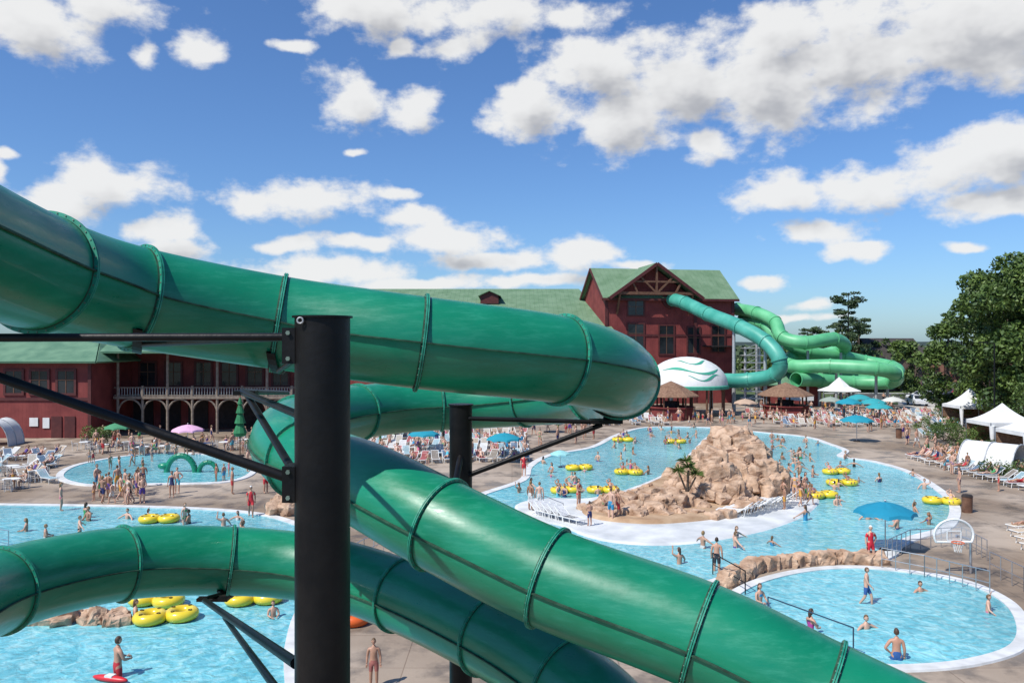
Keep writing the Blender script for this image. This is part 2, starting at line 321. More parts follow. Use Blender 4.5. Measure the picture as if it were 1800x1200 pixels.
def slab(name,px,z0,z1,k,n=6):
    P=crom([gp(*p) for p in px],n,True)
    if area(P)<0:P.reverse()
    m=len(P);c=sum(P,Vector())/m
    b=MB(); b.add([(p.x,p.y,z0) for p in P]+[(p.x+(c.x-p.x)*.02,p.y+(c.y-p.y)*.02,z1) for p in P],[tuple(range(m,2*m))]+[(i,(i+1)%m,m+(i+1)%m,m+i) for i in range(m)],k)
    b.obj(name); return P
IP=slab('island_beach',[(905,888),(960,878),(1030,878),(1100,862),(1170,832),(1215,795),(1250,765),(1320,768),(1345,790),(1375,835),(1425,862),(1442,880),(1420,905),(1360,930),(1270,950),(1180,960),(1090,957),(1030,945),(980,925),(920,913)],0.0,0.1,'beach')
IR=slab('island_ledge',[(1022,900),(1045,915),(1110,923),(1180,923),(1280,911),(1345,885),(1368,850),(1350,810),(1310,775),(1255,772),(1220,800),(1180,835),(1110,868),(1050,885)],0.05,0.3,'sand')
def inpoly(x,y,P):
    c=False;j=len(P)-1
    for i in range(len(P)):
        if (P[i].y>y)!=(P[j].y>y) and x<(P[j].x-P[i].x)*(y-P[i].y)/(P[j].y-P[i].y)+P[i].x: c=not c
        j=i
    return c
# ---------------- rocks
ico=bmesh.new(); bmesh.ops.create_icosphere(ico,subdivisions=3,radius=1); ICOV=[v.co.copy() for v in ico.verts]; ICOF=[[v.index for v in f.verts] for f in ico.faces]; ico.free()
ico=bmesh.new(); bmesh.ops.create_icosphere(ico,subdivisions=2,radius=1); ICOV2=[v.co.copy() for v in ico.verts]; ICOF2=[[v.index for v in f.verts] for f in ico.faces]; ico.free()
def boulder(b,c,r,k='rock',lod=3,fl=0.8):
    off=Vector((random.random()*50,random.random()*50,random.random()*50)); vs=[]
    sx,sy,sz=[random.uniform(.7,1.3) for _ in range(3)]; R=Matrix.Rotation(random.random()*6.3,3,'Z')@Matrix.Rotation(random.uniform(-.5,.5),3,'X')
    for p in (ICOV if lod==3 else ICOV2):
        q0=Vector([math.copysign(abs(a)**.75,a) for a in p])
        d=1+0.5*noise.noise(p*1.3+off)+0.3*abs(noise.noise(p*2.9+off))+0.16*noise.noise(p*7+off)
        q=Vector((q0.x*sx,q0.y*sy,q0.z*sz*fl))*d*r
        for ax in range(3):
            lim=r*0.8
            if abs(q[ax])>lim: q[ax]=math.copysign(lim+(abs(q[ax])-lim)*0.2,q[ax])
        vs.append(R@q+Vector(c))
    b.add(vs,ICOF if lod==3 else ICOF2,k,False)
b=MB()
def hgt(x,y):
    a=4.1*math.exp(-((x-15.6)/2.5)**2-((y-56)/5)**2)
    c=3.2*math.exp(-((x-12.9)/1.6)**2-((y-51.5)/3)**2)
    d=1.3*math.exp(-((x-8.2)/3.4)**2-((y-47.8)/2.2)**2)
    e=3.0*math.exp(-((x-17.2)/1.5)**2-((y-51.5)/2.8)**2)
    return max(a,c,d,e)
cnt=0
while cnt<330:
    x=random.uniform(4,21);y=random.uniform(45,72)
    if not inpoly(x,y,IR): continue
    h=hgt(x,y)
    if h<0.25 and random.random()>0.12: continue
    r=random.uniform(.25,.6)+0.12*h
    z=max(0.15,h-r*0.7); boulder(b,(x,y,z),r)
    if z>1.0: boulder(b,(x+random.uniform(-.3,.3),y+random.uniform(-.3,.3),z*0.5),r*1.2)
    if z>2.2: boulder(b,(x,y,z*0.25),r*1.25)
    cnt+=1
b.obj('rock_formation')
b=MB()
P=crom([gp(*p) for p in [(1275,1030),(1300,1018),(1330,1003),(1400,992),(1470,988),(1545,990)]],7)
for p in P: boulder(b,(p.x,p.y,0.15),random.uniform(.33,.5)); boulder(b,(p.x+random.uniform(-.3,.3),p.y+.35,0.1),random.uniform(.25,.4))
b.obj('rock_border')
b=MB()
for i in range(26):
    p=gp(random.uniform(50,215),random.uniform(1085,1100)); boulder(b,(p.x,p.y,.1),random.uniform(.25,.5),fl=.7)
b.obj('pool_rocks')
b=MB()
for i in range(14):
    p=gp(random.uniform(480,520),random.uniform(885,905)); boulder(b,(p.x,p.y,.3),random.uniform(.4,.7))
b.obj('boulder_group')
# ---------------- slide tubes
def sweep(name,ctrl,R,k='tube',kf='tube_flange',joints=None,n=10,seg=40,bolts=True,seam=True,fl=1.075,fw=0.036,parent=None):
    P=crom(ctrl,n); b=MB(); m=len(P); frames=[]
    for i,p in enumerate(P):
        t=(P[min(i+1,m-1)]-P[max(i-1,0)]).normalized(); side=t.cross(Vector((0,0,1))).normalized(); up=side.cross(t).normalized(); frames.append((p,t,side,up))
    vs=[p+(s*math.cos(2*math.pi*j/seg)+u*math.sin(2*math.pi*j/seg))*R for p,t,s,u in frames for j in range(seg)]
    b.add(vs,[(i*seg+j,i*seg+(j+1)%seg,(i+1)*seg+(j+1)%seg,(i+1)*seg+j) for i in range(m-1) for j in range(seg)],k,True)
    vs=[p+(s*math.cos(2*math.pi*j/seg)+u*math.sin(2*math.pi*j/seg))*(R*0.97) for p,t,s,u in frames for j in range(seg)]
    b.add(vs,[(i*seg+(j+1)%seg,i*seg+j,(i+1)*seg+j,(i+1)*seg+(j+1)%seg) for i in range(m-1) for j in range(seg)],k,True)
    if seam:
        for sg in(-1,1):
            vs=[]
            for p,t,s,u in frames:
                for a,c in((R*.99,.008),(R+.035,.008),(R+.035,-.008),(R*.99,-.008)): vs.append(p+s*sg*a+u*c)
            b.add(vs,[(i*4+j,i*4+(j+1)%4,(i+1)*4+(j+1)%4,(i+1)*4+j) for i in range(m-1) for j in range(4)],'lip')
    for ji in (joints if joints is not None else range(len(ctrl))):
        i=min(int(ji*n),m-1); p,t,s,u=frames[i]; q=Matrix((s,u,t)).transposed()
        Ro=R*fl
        for sg in (-1,1):
            z0,z1=sorted((sg*0.004,sg*fw*0.5))
            b.rev([(R*.99,z0),(Ro,z0),(Ro,z1),(R*.99,z1)],p,kf,seg,q,False)
        b.rev([(Ro-.012,-.004),(Ro-.010,.004)],p,'lip',seg,q,False)
        b.rev([(R*1.003,-fw*.5-.022),(R*1.006,-fw*.5)],p,'lip' if bolts else k,seg,q,True); b.rev([(R*1.006,fw*.5),(R*1.003,fw*.5+.014)],p,'lip' if bolts else k,seg,q,True)
        if bolts:
            nb=40; rb=(R*1.015+Ro)/2
            for j in range(nb):
                a=2*math.pi*(j+.5)/nb; c=p+(s*math.cos(a)+u*math.sin(a))*rb
                b.cyl(c-t*(fw*.5+.008),c+t*(fw*.5+.008),.008,.008,'bolt',6,True,False)
    return b.obj(name,parent),frames
A=[(-420,300,4.6),(-170,385,6.0),(70,478,7.8),(240,523,9.0),(490,567,9.8),(740,602,9.9),(985,632,10.5),(1085,661,11.8),(1072,684,14.4),(990,697,17.0),(850,708,18.2),(700,716,17.8),(570,735,16),(505,765,14),(525,802,12.3),(640,850,10.9),(775,922,10.0),(965,1015,9.4),(1230,1115,8.7),(1450,1225,8.2),(1700,1350,7.6),(2000,1500,7.2)]
sweep('tube_slide',[pt(*a) for a in A],0.575,joints=[1,2,3,4,5,6,7.35,8.4,9.5,10.5,11.5,12.6,14.2,16,17,18,19,20],n=14,seg=56)
D=[(-420,1330,7),(-170,1130,9),(0,1038,11),(215,990,12.8),(405,985,13.8),(560,1000,13.9),(705,1045,13),(860,1115,11.6),(990,1195,10.6),(1090,1290,9.8),(1200,1500,9.2)]
sweep('tube_slide',[pt(*a) for a in D],0.575,joints=[1,2.0,3,4,5,6,7,8,9],n=14,seg=56)
# supports
b=MB()
c=pt(567,560,6.3)
b.cyl((c.x,c.y,0),(c.x,c.y,10.2),.215,.215,'black',40); b.cyl((c.x,c.y,10.2),(c.x,c.y,10.215),.235,.235,'black',40)
b.cyl((c.x,c.y,0),(c.x,c.y,.04),.4,.4,'black',24)
def arm(p0,p1,r=.035): b.cyl(p0,p1,r,r,'black',12)
def saddle(p,R=0.6,w=.1,t=None):
    t=Vector(t or (1,0,0)).normalized(); s=t.cross(Vector((0,0,1))).normalized(); vs=[];n=12
    for i in range(n+1):
        a=math.pi*(1.2+0.6*i/n)
        d=s*math.cos(a)+Vector((0,0,1))*math.sin(a)
        for R_,tt in((R,-w/2),(R,w/2),(R+.03,w/2),(R+.03,-w/2)): vs.append(Vector(p)+d*R_+t*tt)
    b.add(vs,[(i*4+j,i*4+(j+1)%4,(i+1)*4+(j+1)%4,(i+1)*4+j) for i in range(n) for j in range(4)],'black')
arm(pt(530,592,6.25),pt(-220,594,6.0),.032)
arm(pt(530,848,6.25),pt(-200,594,6.0),.04)
arm(pt(510,592,6.3),pt(240,606,8.9),.03); 
arm(pt(560,600,6.4),pt(490,652,9.5),.03); saddle(pt(490,567,9.8),t=(1,0.1,-.2)); saddle(pt(240,523,9.0),t=(1,0.5,-.3))
arm(pt(540,735,6.4),pt(425,688,9.0),.035); arm(pt(520,835,6.4),pt(432,690,9.0),.035); arm(pt(425,688,9.0),pt(505,690,13.5),.035)
b.box(pt(432,690,9.0),(.25,.12,.05),'black')
arm(pt(520,1165,6.4),pt(360,1055,12.6),.045); arm(pt(490,1215,6.4),pt(395,1085,11.8),.035); arm(pt(360,1052,12.6),pt(405,1040,13.7),.04); saddle(pt(405,985,13.8),t=(1,0,0))
b.box(pt(375,1052,13),(.5,.15,.05),'black')
b.torus(c+Vector((-.12,-.215,-.02)),.022,.007,'steel',16,8,Matrix.Rotation(math.pi/2,3,'X'))
b.box((c.x-.24,c.y,9.98),(.1,.22,.28),'black')
b.box((c.x-.24,c.y,8.9),(.1,.22,.28),'black')
for z in (9.88,10.08,8.8,9.0): b.cyl((c.x-.24,c.y-.13,z),(c.x-.24,c.y-.105,z),.018,.018,'bolt',6)
b.obj('slide_support_post')
b=MB(); c2=pt(810,712,12.6); b.cyl((c2.x,c2.y,0),(c2.x,c2.y,c2.z),.18,.18,'black',28); b.cyl((c2.x,c2.y,c2.z),(c2.x,c2.y,c2.z+.02),.2,.2,'black',28)
e1=pt(1065,742,12.6)
arm(pt(815,735,12.5),e1,.035); arm(pt(815,838,12.5),pt(1058,746,12.6),.04); arm(e1,pt(1075,700,12.4),.06); b.box(e1+Vector((0,0,.02)),(.5,.3,.06),'black'); saddle(pt(1085,661,12.4),R=.62,w=.25,t=(.2,1,-.1))
arm(pt(810,800,12.5),pt(775,985,10.1),.05)
b.cyl((c2.x,c2.y,0),(c2.x,c2.y,.04),.35,.35,'black',20)
b.obj('slide_support_post')
b=MB(); q=pt(1230,1115,8.7); b.cyl((q.x+.3,q.y+1.2,0),(q.x+.3,q.y+1.2,5.6),.18,.18,'black',24); arm((q.x+.3,q.y+1.2,5.4),(q.x,q.y,6.2),.06); b.obj('slide_support_post')
b=MB(); q=pt(-170,385,6.0); b.cyl((q.x-1,q.y+.6,0),(q.x-1,q.y+.6,10),.2,.2,'black',24); arm((q.x-1,q.y+.6,9.8),(q.x,q.y,q.z-.6),.06); b.obj('slide_support_post')
# far slides
E=[(1183,526,131),(1205,533,127),(1245,552,121),(1300,574,115),(1345,600,111),(1370,632,109),(1362,658,110),(1315,668,113),(1250,668,114),(1190,662,114),(1160,660,114)]
sweep('teal_tube_slide',[pt(*a) for a in E],1.05,'teal','teal',n=8,seg=20,bolts=False,seam=False,fl=1.1,fw=.25)
Fp=[(1296,543,140),(1330,550,134),(1362,566,130),(1375,592,127),(1415,602,125),(1465,596,127),(1484,610,131),(1445,624,134),(1392,628,131),(1392,643,126),(1460,643,122),(1540,648,119),(1574,658,120),(1565,671,124),(1500,672,127),(1440,668,126),(1400,667,123)]
sweep('green_tube_slide',[pt(*a) for a in Fp],1.05,'lime','lime',n=8,seg=20,bolts=False,seam=False,fl=1.1,fw=.25)
F2=[(1306,560,140),(1345,572,133),(1368,596,131),(1420,618,130),(1480,626,132),(1520,634,134),(1568,644,130),(1576,654,126),(1530,660,130),(1440,652,133)]
sweep('green_tube_slide',[pt(*a) for a in F2],0.95,'lime','lime',n=8,seg=20,bolts=False,seam=False,fl=1.1,fw=.25)
b=MB()
for (u,v,y) in [(1290,566,116),(1345,600,112.5),(1370,650,111),(1250,668,115.5),(1180,662,115),(1375,598,128),(1420,606,126.5),(1478,610,130),(1395,628,132.5),(1470,644,123.5),(1540,648,120.5),(1560,672,125),(1500,672,128.5),(1330,560,136),(1310,600,128),(1335,600,128),(1440,668,127)]:
    p=pt(u,v,y); b.cyl((p.x,p.y,0),(p.x,p.y,p.z-.9),.3 if y<120 else .22,.22,'steel',10)
p0=pt(1310,600,128);p1=pt(1335,600,128)
for z in range(1,9): b.box(((p0.x+p1.x)/2,128,z*1.15),(3.2,2.2,.12),'steel'); b.beam((p0.x,127.2,z*1.15),(p1.x,127.2,z*1.15+1),.08,.08,'steel')
b.obj('slide_support_columns')
# ---------------- main building
LB=Vector((15.3,130,0)); ang=math.atan2(2.4,14)*1.0
E0=empty('red_waterpark_building',LB,ang)
W=22.2;Dp=14.2;ze=17.6;zr=22.7
b=MB()
b.add([(0,0,0),(W,0,0),(W,Dp,0),(0,Dp,0),(0,0,ze),(W,0,ze),(W,Dp,ze),(0,Dp,ze),(0,Dp/2,zr-.3),(W,Dp/2,zr-.3)],[(0,1,5,4),(1,2,6,9,5),(2,3,7,6),(3,0,4,8,7)],'red'); b.obj('walls',E0)
b=MB(); ov=.7
def slope(b,pts,k,th=.22):
    P=[Vector(p) for p in pts]; n=(P[1]-P[0]).cross(P[2]-P[0]).normalized()
    if n.z<0:n=-n
    m=len(P); vs=P+[p+n*th for p in P]
    b.add(vs,[tuple(range(m))[::-1],tuple(range(m,2*m))]+[(i,(i+1)%m,m+(i+1)%m,m+i) for i in range(m)],k)
sl_=(zr-ze)/(Dp/2)
slope(b,[(-ov,-ov,ze-ov*sl_),(W+ov,-ov,ze-ov*sl_),(W+ov,Dp/2,zr),(-ov,Dp/2,zr)],'roof'); slope(b,[(-ov,Dp+ov,ze-ov*sl_),(W+ov,Dp+ov,ze-ov*sl_),(W+ov,Dp/2,zr+.004),(-ov,Dp/2,zr+.004)],'roof')
gx0,gx1,gp_=1.0,15.2,8.1; gy=-2.0; gz=ze+.2; gpk=22.9
slope(b,[(gx0-.8,gy,gz-.5),(gp_,gy,gpk),(gp_,Dp/2-.2,gpk),(gx0-.8,.5,gz-.5)],'roof'); slope(b,[(gx1+.8,gy,gz-.5),(gp_,gy,gpk+.006),(gp_,Dp/2-.2,gpk+.006),(gx1+.8,.5,gz-.5)],'roof')
b.obj('roof',E0)
b=MB()
b.beam((gx0-.9,gy-.03,gz-.55),(gp_,gy-.03,gpk+.02),.16,.5,'redtrim'); b.beam((gx1+.9,gy-.05,gz-.55),(gp_,gy-.05,gpk+.02),.16,.5,'redtrim')
b.box((W/2,-ov-.08,ze-ov*sl_+.05),(W+2*ov,.12,.4),'redtrim')
b.beam((-ov-.03,-ov,ze-ov*sl_),(-ov-.03,Dp/2,zr),.12,.45,'redtrim'); b.beam((-ov-.03,Dp+ov,ze-ov*sl_),(-ov-.03,Dp/2,zr),.12,.45,'redtrim')
for x in(.12,W-.12,15.4): b.box((x,-.06,ze/2),(.5,.14,ze),'redtrim')
b.box((W/2,-.05,11.3),(W,.12,.35),'redtrim')
b.obj('trim',E0)
b=MB()
gz2=ze+.5
b.beam((gx0+.6,gy+.3,gz2),(gx1-.6,gy+.3,gz2),.3,.45,'timber'); b.beam((gp_,gy+.32,gz2),(gp_,gy+.32,gpk-.3),.28,.3,'timber')
b.beam((gx0+3,gy+.3,gz2+1.9),(gx1-3,gy+.3,gz2+1.9),.26,.3,'timber')
for s in(-1,1):
    b.beam((gp_,gy+.28,gz2),(gp_+s*3.0,gy+.28,gz2+2.9),.24,.28,'timber'); b.beam((gp_+s*3.2,gy+.26,gz2),(gp_+s*4.2,gy+.26,gz2+1.9),.24,.28,'timber')
    b.beam((gp_+s*6.2,0,14.8),(gp_+s*6.2,gy+.3,gz2),.3,.35,'timber')
b.obj('gable_truss',E0)
b=MB(); b.add([(gx0+.2,.03,ze-.1),(gx1-.2,.03,ze-.1),(gp_,.03,gpk-.35)],[(0,1,2)],'red'); b.obj('gable_wall',E0)
def window(b,x,z,w,h,y=-.06,mull=1):
    b.box((x,y,z),(w,.06,h),'glass')
    for s in(-1,1): b.box((x+s*(w/2+.12),y-.02,z),(.24,.14,h+.48),'redtrim'); b.box((x,y-.02,z+s*(h/2+.12)),(w,.14,.24),'redtrim')
    for i in range(mull): b.box((x-w/2+w*(i+1)/(mull+1),y-.04,z),(.09,.06,h),'timber')
    b.box((x,y-.05,z+.1*h),(w,.05,.08),'timber')
b=MB()
for (u,v,w,h) in [(1120,541,2.6,2.3),(1120,590,2.6,3.8),(1176,597,2.4,4.6),(1226,598,2.0,4.2),(1272,595,2.2,4.2),(1120,650,2.6,3.4)]:
    x=(u-1066)/235*W; z=10-(v-603)*130.5/1400; window(b,x,z,w,h)
b.obj('windows',E0)
b=MB(); b.box((W-3,-.9,9.5),(5,1.8,.2),'dark'); 
x=(1183-1066)/235*W; b.cyl((x,-.3,17.2),(x,.1,17.2),1.5,1.5,'redtrim',20)
b.obj('slide_portal',E0)
E1=empty('green_roofed_hall',(0,0,0),0)
b=MB(); b.add([(-46,128,0),(15.6,129,0),(15.6,129,11.6),(-46,128,11.6)],[(0,1,2,3)],'red'); b.add([(-46,128,0),(-46,172,0),(-46,172,11.6),(-46,150,20),(-46,128,11.6)],[(0,1,2,3,4)],'red'); b.add([(-46,172,0),(13,172,0),(13,172,11.6),(-46,172,11.6)],[(0,1,2,3)],'red'); b.obj('walls',E1)
b=MB(); slope(b,[(-48,126.5,11.0),(16.8,127.2,11.4),(12.6,150,20),(-48,150,20)],'roof'); slope(b,[(-48,173.5,11),(13,173.5,11),(12.6,150.003,20.003),(-48,150.003,20.003)],'roof'); b.obj('roof',E1)
b=MB()
for i in range(9): window(b,-40+i*6,7.5,2.4,3.2,y=128.0+.016*(i*6)-.1)
b.obj('windows',E1)
b=MB(); b.add([(-5.6,141,17),(-2.4,141,17),(-2.4,141,18.4),(-4,141,19.1),(-5.6,141,18.4)],[(0,1,2,3,4)],'redtrim'); slope(b,[(-6,140.6,18.3),(-4,140.6,19.2),(-4,147,19.2),(-6,147,18.3)],'roof',.1); slope(b,[(-2,140.6,18.3),(-4,140.6,19.204),(-4,147,19.204),(-2,147,18.3)],'roof',.1); b.obj('roof_dormer',E1)
E2=empty('red_lodge_building',(0,0,0),0)
b=MB(); 
def wallbox(b,x0,x1,y0,y1,z0,z1,k): b.add([(x0,y0,z0),(x1,y0,z0),(x1,y1,z0),(x0,y1,z0),(x0,y0,z1),(x1,y0,z1),(x1,y1,z1),(x0,y1,z1)],[(0,1,5,4),(1,2,6,5),(2,3,7,6),(3,0,4,7),(4,5,6,7)],k)
wallbox(b,-85,-44.4,84,100,0,8.2,'red'); wallbox(b,-44.4,-24,93,108,0,10.2,'red'); b.obj('walls',E2)
b=MB(); slope(b,[(-86,83.0,7.9),(-43.4,83.0,7.9),(-46.5,90,10.5),(-86,90,10.5)],'rooftile'); slope(b,[(-43.4,83.0,7.9),(-43.4,101,7.9),(-46.5,94,10.5),(-46.5,90,10.5)],'rooftile'); slope(b,[(-86,101,7.9),(-43.4,101,7.9),(-46.5,94,10.5),(-86,94,10.5)],'rooftile'); slope(b,[(-86,90,10.5),(-46.5,90,10.5),(-46.5,94,10.5),(-86,94,10.5)],'rooftile')
slope(b,[(-48,86.0,8.9),(-23,86.0,8.9),(-23,100.5,12.2),(-48,100.5,12.2)],'rooftile'); slope(b,[(-48,109,10.1),(-23,109,10.1),(-23,100.5,12.204),(-48,100.5,12.204)],'rooftile'); b.obj('roof',E2)
b=MB()
for x in(-75,-69,-63,-57,-52.5,-49.8,-47.0): window(b,x,5.9,1.7,2.3,y=83.95)
for x in(-42.5,-39.5,-36,-33,-30,-27): window(b,x,6.4,1.7,2.6,y=92.95)
b.obj('windows',E2)
b=MB(); b.box((-48.0,83.95,1.15),(1.1,.1,2.3),'redtrim'); b.box((-46.6,83.95,1.15),(1.1,.1,2.3),'redtrim'); b.box((-50.4,83.93,1.7),(.9,.05,.9),'white'); b.box((-49.1,83.93,1.6),(.7,.05,1.1),'white')
b.box((-64.7,83.93,4.1),(40.4,.1,.3),'redtrim'); b.box((-44.5,83.92,4),(.35,.14,8),'redtrim')
for i in range(6): b.box((-43+i*3.2,92.9,1.7),(2.3,.1,3.2),'dark')
b.obj('doors',E2)
b=MB(); b.box((-34,90.4,4.0),(20,5,.3),'paletimber')
for i in range(8):
    x=-43.6+i*2.75; b.cyl((x,88.1,0),(x,88.1,9.2 if i%2==0 else 5.3),.16,.15,'paletimber',8)
    if i<7:
        for s,e in((x,x+1.37),(x+2.75,x+1.38)):
            prev=None
            for j in range(6):
                a=j/5*math.pi/2; q=Vector((s+(e-s)*(1-math.cos(a)),88.1,2.2+1.6*math.sin(a)))
                if prev: b.cyl(prev,q,.11,.11,'paletimber',6)
                prev=q
        for j in range(9): b.cyl((x+.3*j+.15,88.1,4.15),(x+.3*j+.15,88.1,5.05),.035,.035,'steel',5)
b.beam((-44,88.1,5.1),(-24,88.1,5.1),.1,.1,'paletimber'); b.beam((-44,88.1,4.25),(-24,88.1,4.25),.08,.08,'paletimber'); b.obj('balcony',E2)
# dome + huts
b=MB(); dc=Vector((24.6,112,4.2)); prof=[(5.6*math.cos(a),3.9*math.sin(a)) for a in [i/10*math.pi/2 for i in range(10)]]+[(0.01,3.9)]
b.rev(prof,dc,'white',40); b.rev([(5.6,0),(5.75,-.1),(5.75,-.5),(5.5,-.5)],dc,'greymark',40,None,False)
for i in range(10):
    a=2*math.pi*i/10; b.cyl((dc.x+5.2*math.cos(a),dc.y+5.2*math.sin(a),0),(dc.x+5.2*math.cos(a),dc.y+5.2*math.sin(a),3.8),.15,.15,'timber',8)
def dome_pt(az,el): return dc+Vector((5.6*math.cos(el)*math.sin(az),-5.6*math.cos(el)*math.cos(az),3.9*math.sin(el)))+Vector((math.sin(az)*math.cos(el),-math.cos(az)*math.cos(el),math.sin(el)))*0.04
for (az0,el0,ln,wd,ph) in [(-1.0,.55,1.9,.16,0),(-.75,.95,1.6,.12,1.2),(-.2,.3,1.0,.10,2.0)]:
    vs=[]
    for t in range(25):
        q=t/24; w=wd*math.sin(math.pi*q)*(.6+.4*math.sin(q*9+ph))+.006; azc=az0+ln*q; elc=el0+.1*math.sin(q*7+ph)
        vs+= [dome_pt(azc,elc+w*.5),dome_pt(azc,elc-w*.5)]
    b.add(vs,[(2*t,2*t+1,2*t+3,2*t+2) for t in range(24)],'greymark')
b.obj('white_dome_pavilion')
def hut(name,x,y,w,ztop,zeave,bar=True):
    b=MB(); b.rev([(w/2,zeave),(w/2*.98,zeave+.15),(w*.22,zeave+(ztop-zeave)*.65),(w*.24,zeave+(ztop-zeave)*.62),(0.02,ztop)],(x,y,0),'thatch',8,Matrix.Rotation(.39,3,'Z'),False)
    for i in range(6):
        a=2*math.pi*i/6; b.cyl((x+w*.38*math.cos(a),y+w*.38*math.sin(a),0),(x+w*.38*math.cos(a),y+w*.38*math.sin(a),zeave+.15),.12,.12,'timber',8)
    if bar:
        b.rev([(w*.40,0),(w*.40,1.5),(w*.44,1.52),(w*.44,1.62),(w*.2,1.62)],(x,y,0),'red',8,Matrix.Rotation(.39,3,'Z'),False)
        b.cyl((x,y,0),(x,y,2.3),w*.15,w*.15,'dark',8)
    b.obj(name)
p=gp(1185,738); hut('snack_hut',p.x,p.y+2,7.4,5.0,3.0)
p=gp(1390,735); hut('snack_hut',p.x,p.y+2,7.4,4.7,2.9)
b=MB(); q=gp(1392,722); b.box((q.x,q.y-3.2,2.1),(4,.1,.7),'white'); b.box((q.x,q.y-3.1,.87),(.12,.1,1.74),'timber'); b.obj('menu_board')
b=MB(); q=gp(1475,722); b.rev([(3.2,3),(1.6,3.6),(.02,5.0)],(q.x,q.y,0),'white',8,None,False)
for i in range(4):
    a=i*math.pi/2+.4; b.cyl((q.x+3*math.cos(a),q.y+3*math.sin(a),0),(q.x+3*math.cos(a),q.y+3*math.sin(a),3.05),.06,.06,'rail',6)
b.obj('canopy_tent')
E3=empty('green_roofed_shed'); b=MB(); q=pt(1400,700,127); wallbox(b,q.x-4,q.x+4,127,132,0,3.4,'red'); b.obj('walls',E3); b=MB(); slope(b,[(q.x-5,126.3,3.2),(q.x+5,126.3,3.2),(q.x+5,129.5,5.2),(q.x-5,129.5,5.2)],'rooftile'); slope(b,[(q.x-5,132.7,3.2),(q.x+5,132.7,3.2),(q.x+5,129.5,5.204),(q.x-5,129.5,5.204)],'rooftile'); b.obj('roof',E3)
def tent(u,v,w,d,ze,zp):
    p=gp(u,v); b=MB(); x,y=p.x,p.y
    c=[(x-w/2,y),(x+w/2,y),(x+w/2,y+d),(x-w/2,y+d)]
    for q in c: b.cyl((*q,0),(*q,ze),.05,.05,'rail',8)
    N_=6; vs=[]
    for i in range(N_+1):
        t=i/N_; k=1-t; z=ze+(zp-ze)*(t**1.6)
        for q in c: vs.append((x+(q[0]-x)*k,y+d/2+(q[1]-y-d/2)*k,z))
    b.add(vs,[(i*4+j,i*4+(j+1)%4,(i+1)*4+(j+1)%4,(i+1)*4+j) for i in range(N_) for j in range(4)],'white')
    for j in range(4):
        q0,q1=c[j],c[(j+1)%4]; b.add([(*q0,ze),(*q1,ze),(*q1,ze-.35),(*q0,ze-.35)],[(0,1,2,3)],'white')
    q0,q1=c[2],c[3]; b.add([(*q0,ze-.36),(*q1,ze-.36),(*q1,.05),(*q0,.05)],[(0,1,2,3)],'thatch')
    q0,q1=c[1],c[2]; b.add([(*q0,ze-.36),(*q1,ze-.36),(*q1,.05),(*q0,.05)],[(0,1,2,3)],'thatch')
    q0=c[0]; b.cyl((q0[0]+.15,q0[1],.1),(q0[0]+.12,q0[1],ze-.3),.12,.25,'white',8)
    b.obj('cabana_tent')
tent(1722,752,4.5,4,2.6,4.6); tent(1785,792,4.6,4,2.6,4.3); tent(1850,815,4.6,4,2.6,4.3)
def barrel(u,v,w,l,h,rz):
    b=MB();n=12;vs=[]
    for i in range(n+1):
        a=math.pi*i/n
        for yy in(0,l): vs.append((-w/2*math.cos(a),yy,h*math.sin(a)))
    b.add(vs,[(2*i,2*i+1,2*i+3,2*i+2) for i in range(n)],'white',True)
    for yy in (0,l*.5,l):
        for i in range(n):
            a0=math.pi*i/n;a1=math.pi*(i+1)/n; b.cyl((-w/2*1.01*math.cos(a0),yy,h*1.01*math.sin(a0)),(-w/2*1.01*math.cos(a1),yy,h*1.01*math.sin(a1)),.06,.06,'steel',6)
    p=gp(u,v); b.obj('barrel_canopy',None,(p.x,p.y,0),rz)
barrel(1795,832,3.2,4,2.2,.6); barrel(-18,785,3.4,3,2.5,.1)
# ---------------- umbrellas
def umb_mesh(mcol):
    b=MB(); n=8; prof=[(1.45,1.75),(1.38,1.9),(.9,2.12),(.45,2.27),(.02,2.36)]
    vs=[]
    for r,z in prof:
        for i in range(n*4):
            a=2*math.pi*i/(n*4); k=1-0.10*abs(math.sin(a*n/2))*(r/1.45); zz=z-0.0+ (0.07*abs(math.sin(a*n/2))*(r/1.45) if r>.1 else 0)
            vs.append((r*k*math.cos(a),r*k*math.sin(a),zz))
    m=n*4
    b.add(vs,[(j*m+i,j*m+(i+1)%m,(j+1)*m+(i+1)%m,(j+1)*m+i) for j in range(4) for i in range(m)],mcol,False)
    b.cyl((0,0,0),(0,0,2.4),.03,.03,'rail',8); b.ell((0,0,2.42),(.05,.05,.07),'rail'); b.cyl((0,0,0),(0,0,.12),.3,.25,'dark',12)
    for i in range(8):
        a=2*math.pi*i/8; b.cyl((0,0,2.3),(1.4*math.cos(a),1.4*math.sin(a),1.8),.012,.012,'rail',5)
    return b.mesh('umbrella')
UM=umb_mesh('cloth')
teal=(0.01,0.27,0.36); teal2=(0.03,0.33,0.36)
for (u,v,sc,c) in [(1556,968,1.0,(0.005,0.23,0.36)),(1506,776,1.15,teal),(1535,738,1.2,teal2),(1492,738,1.2,teal),(1510,728,1.2,teal2),(886,812,1.05,teal),(985,822,.6,(.3,.6,.6)),(330,793,1.05,(.75,.42,.6)),(745,800,1.0,teal),(1545,745,1.1,teal2),(700,775,1,teal2),(1570,730,1.1,(.6,.6,.55)),(1460,730,1.1,(.3,.35,.3)),(960,760,1,(.1,.3,.35)),(1310,735,1.1,(.5,.35,.25)),(490,775,1,(.5,.1,.1)),(210,785,1,(.06,.25,.12))]:
    p=gp(u,v); inst('umbrella',UM,p,random.random(),sc,color=c)
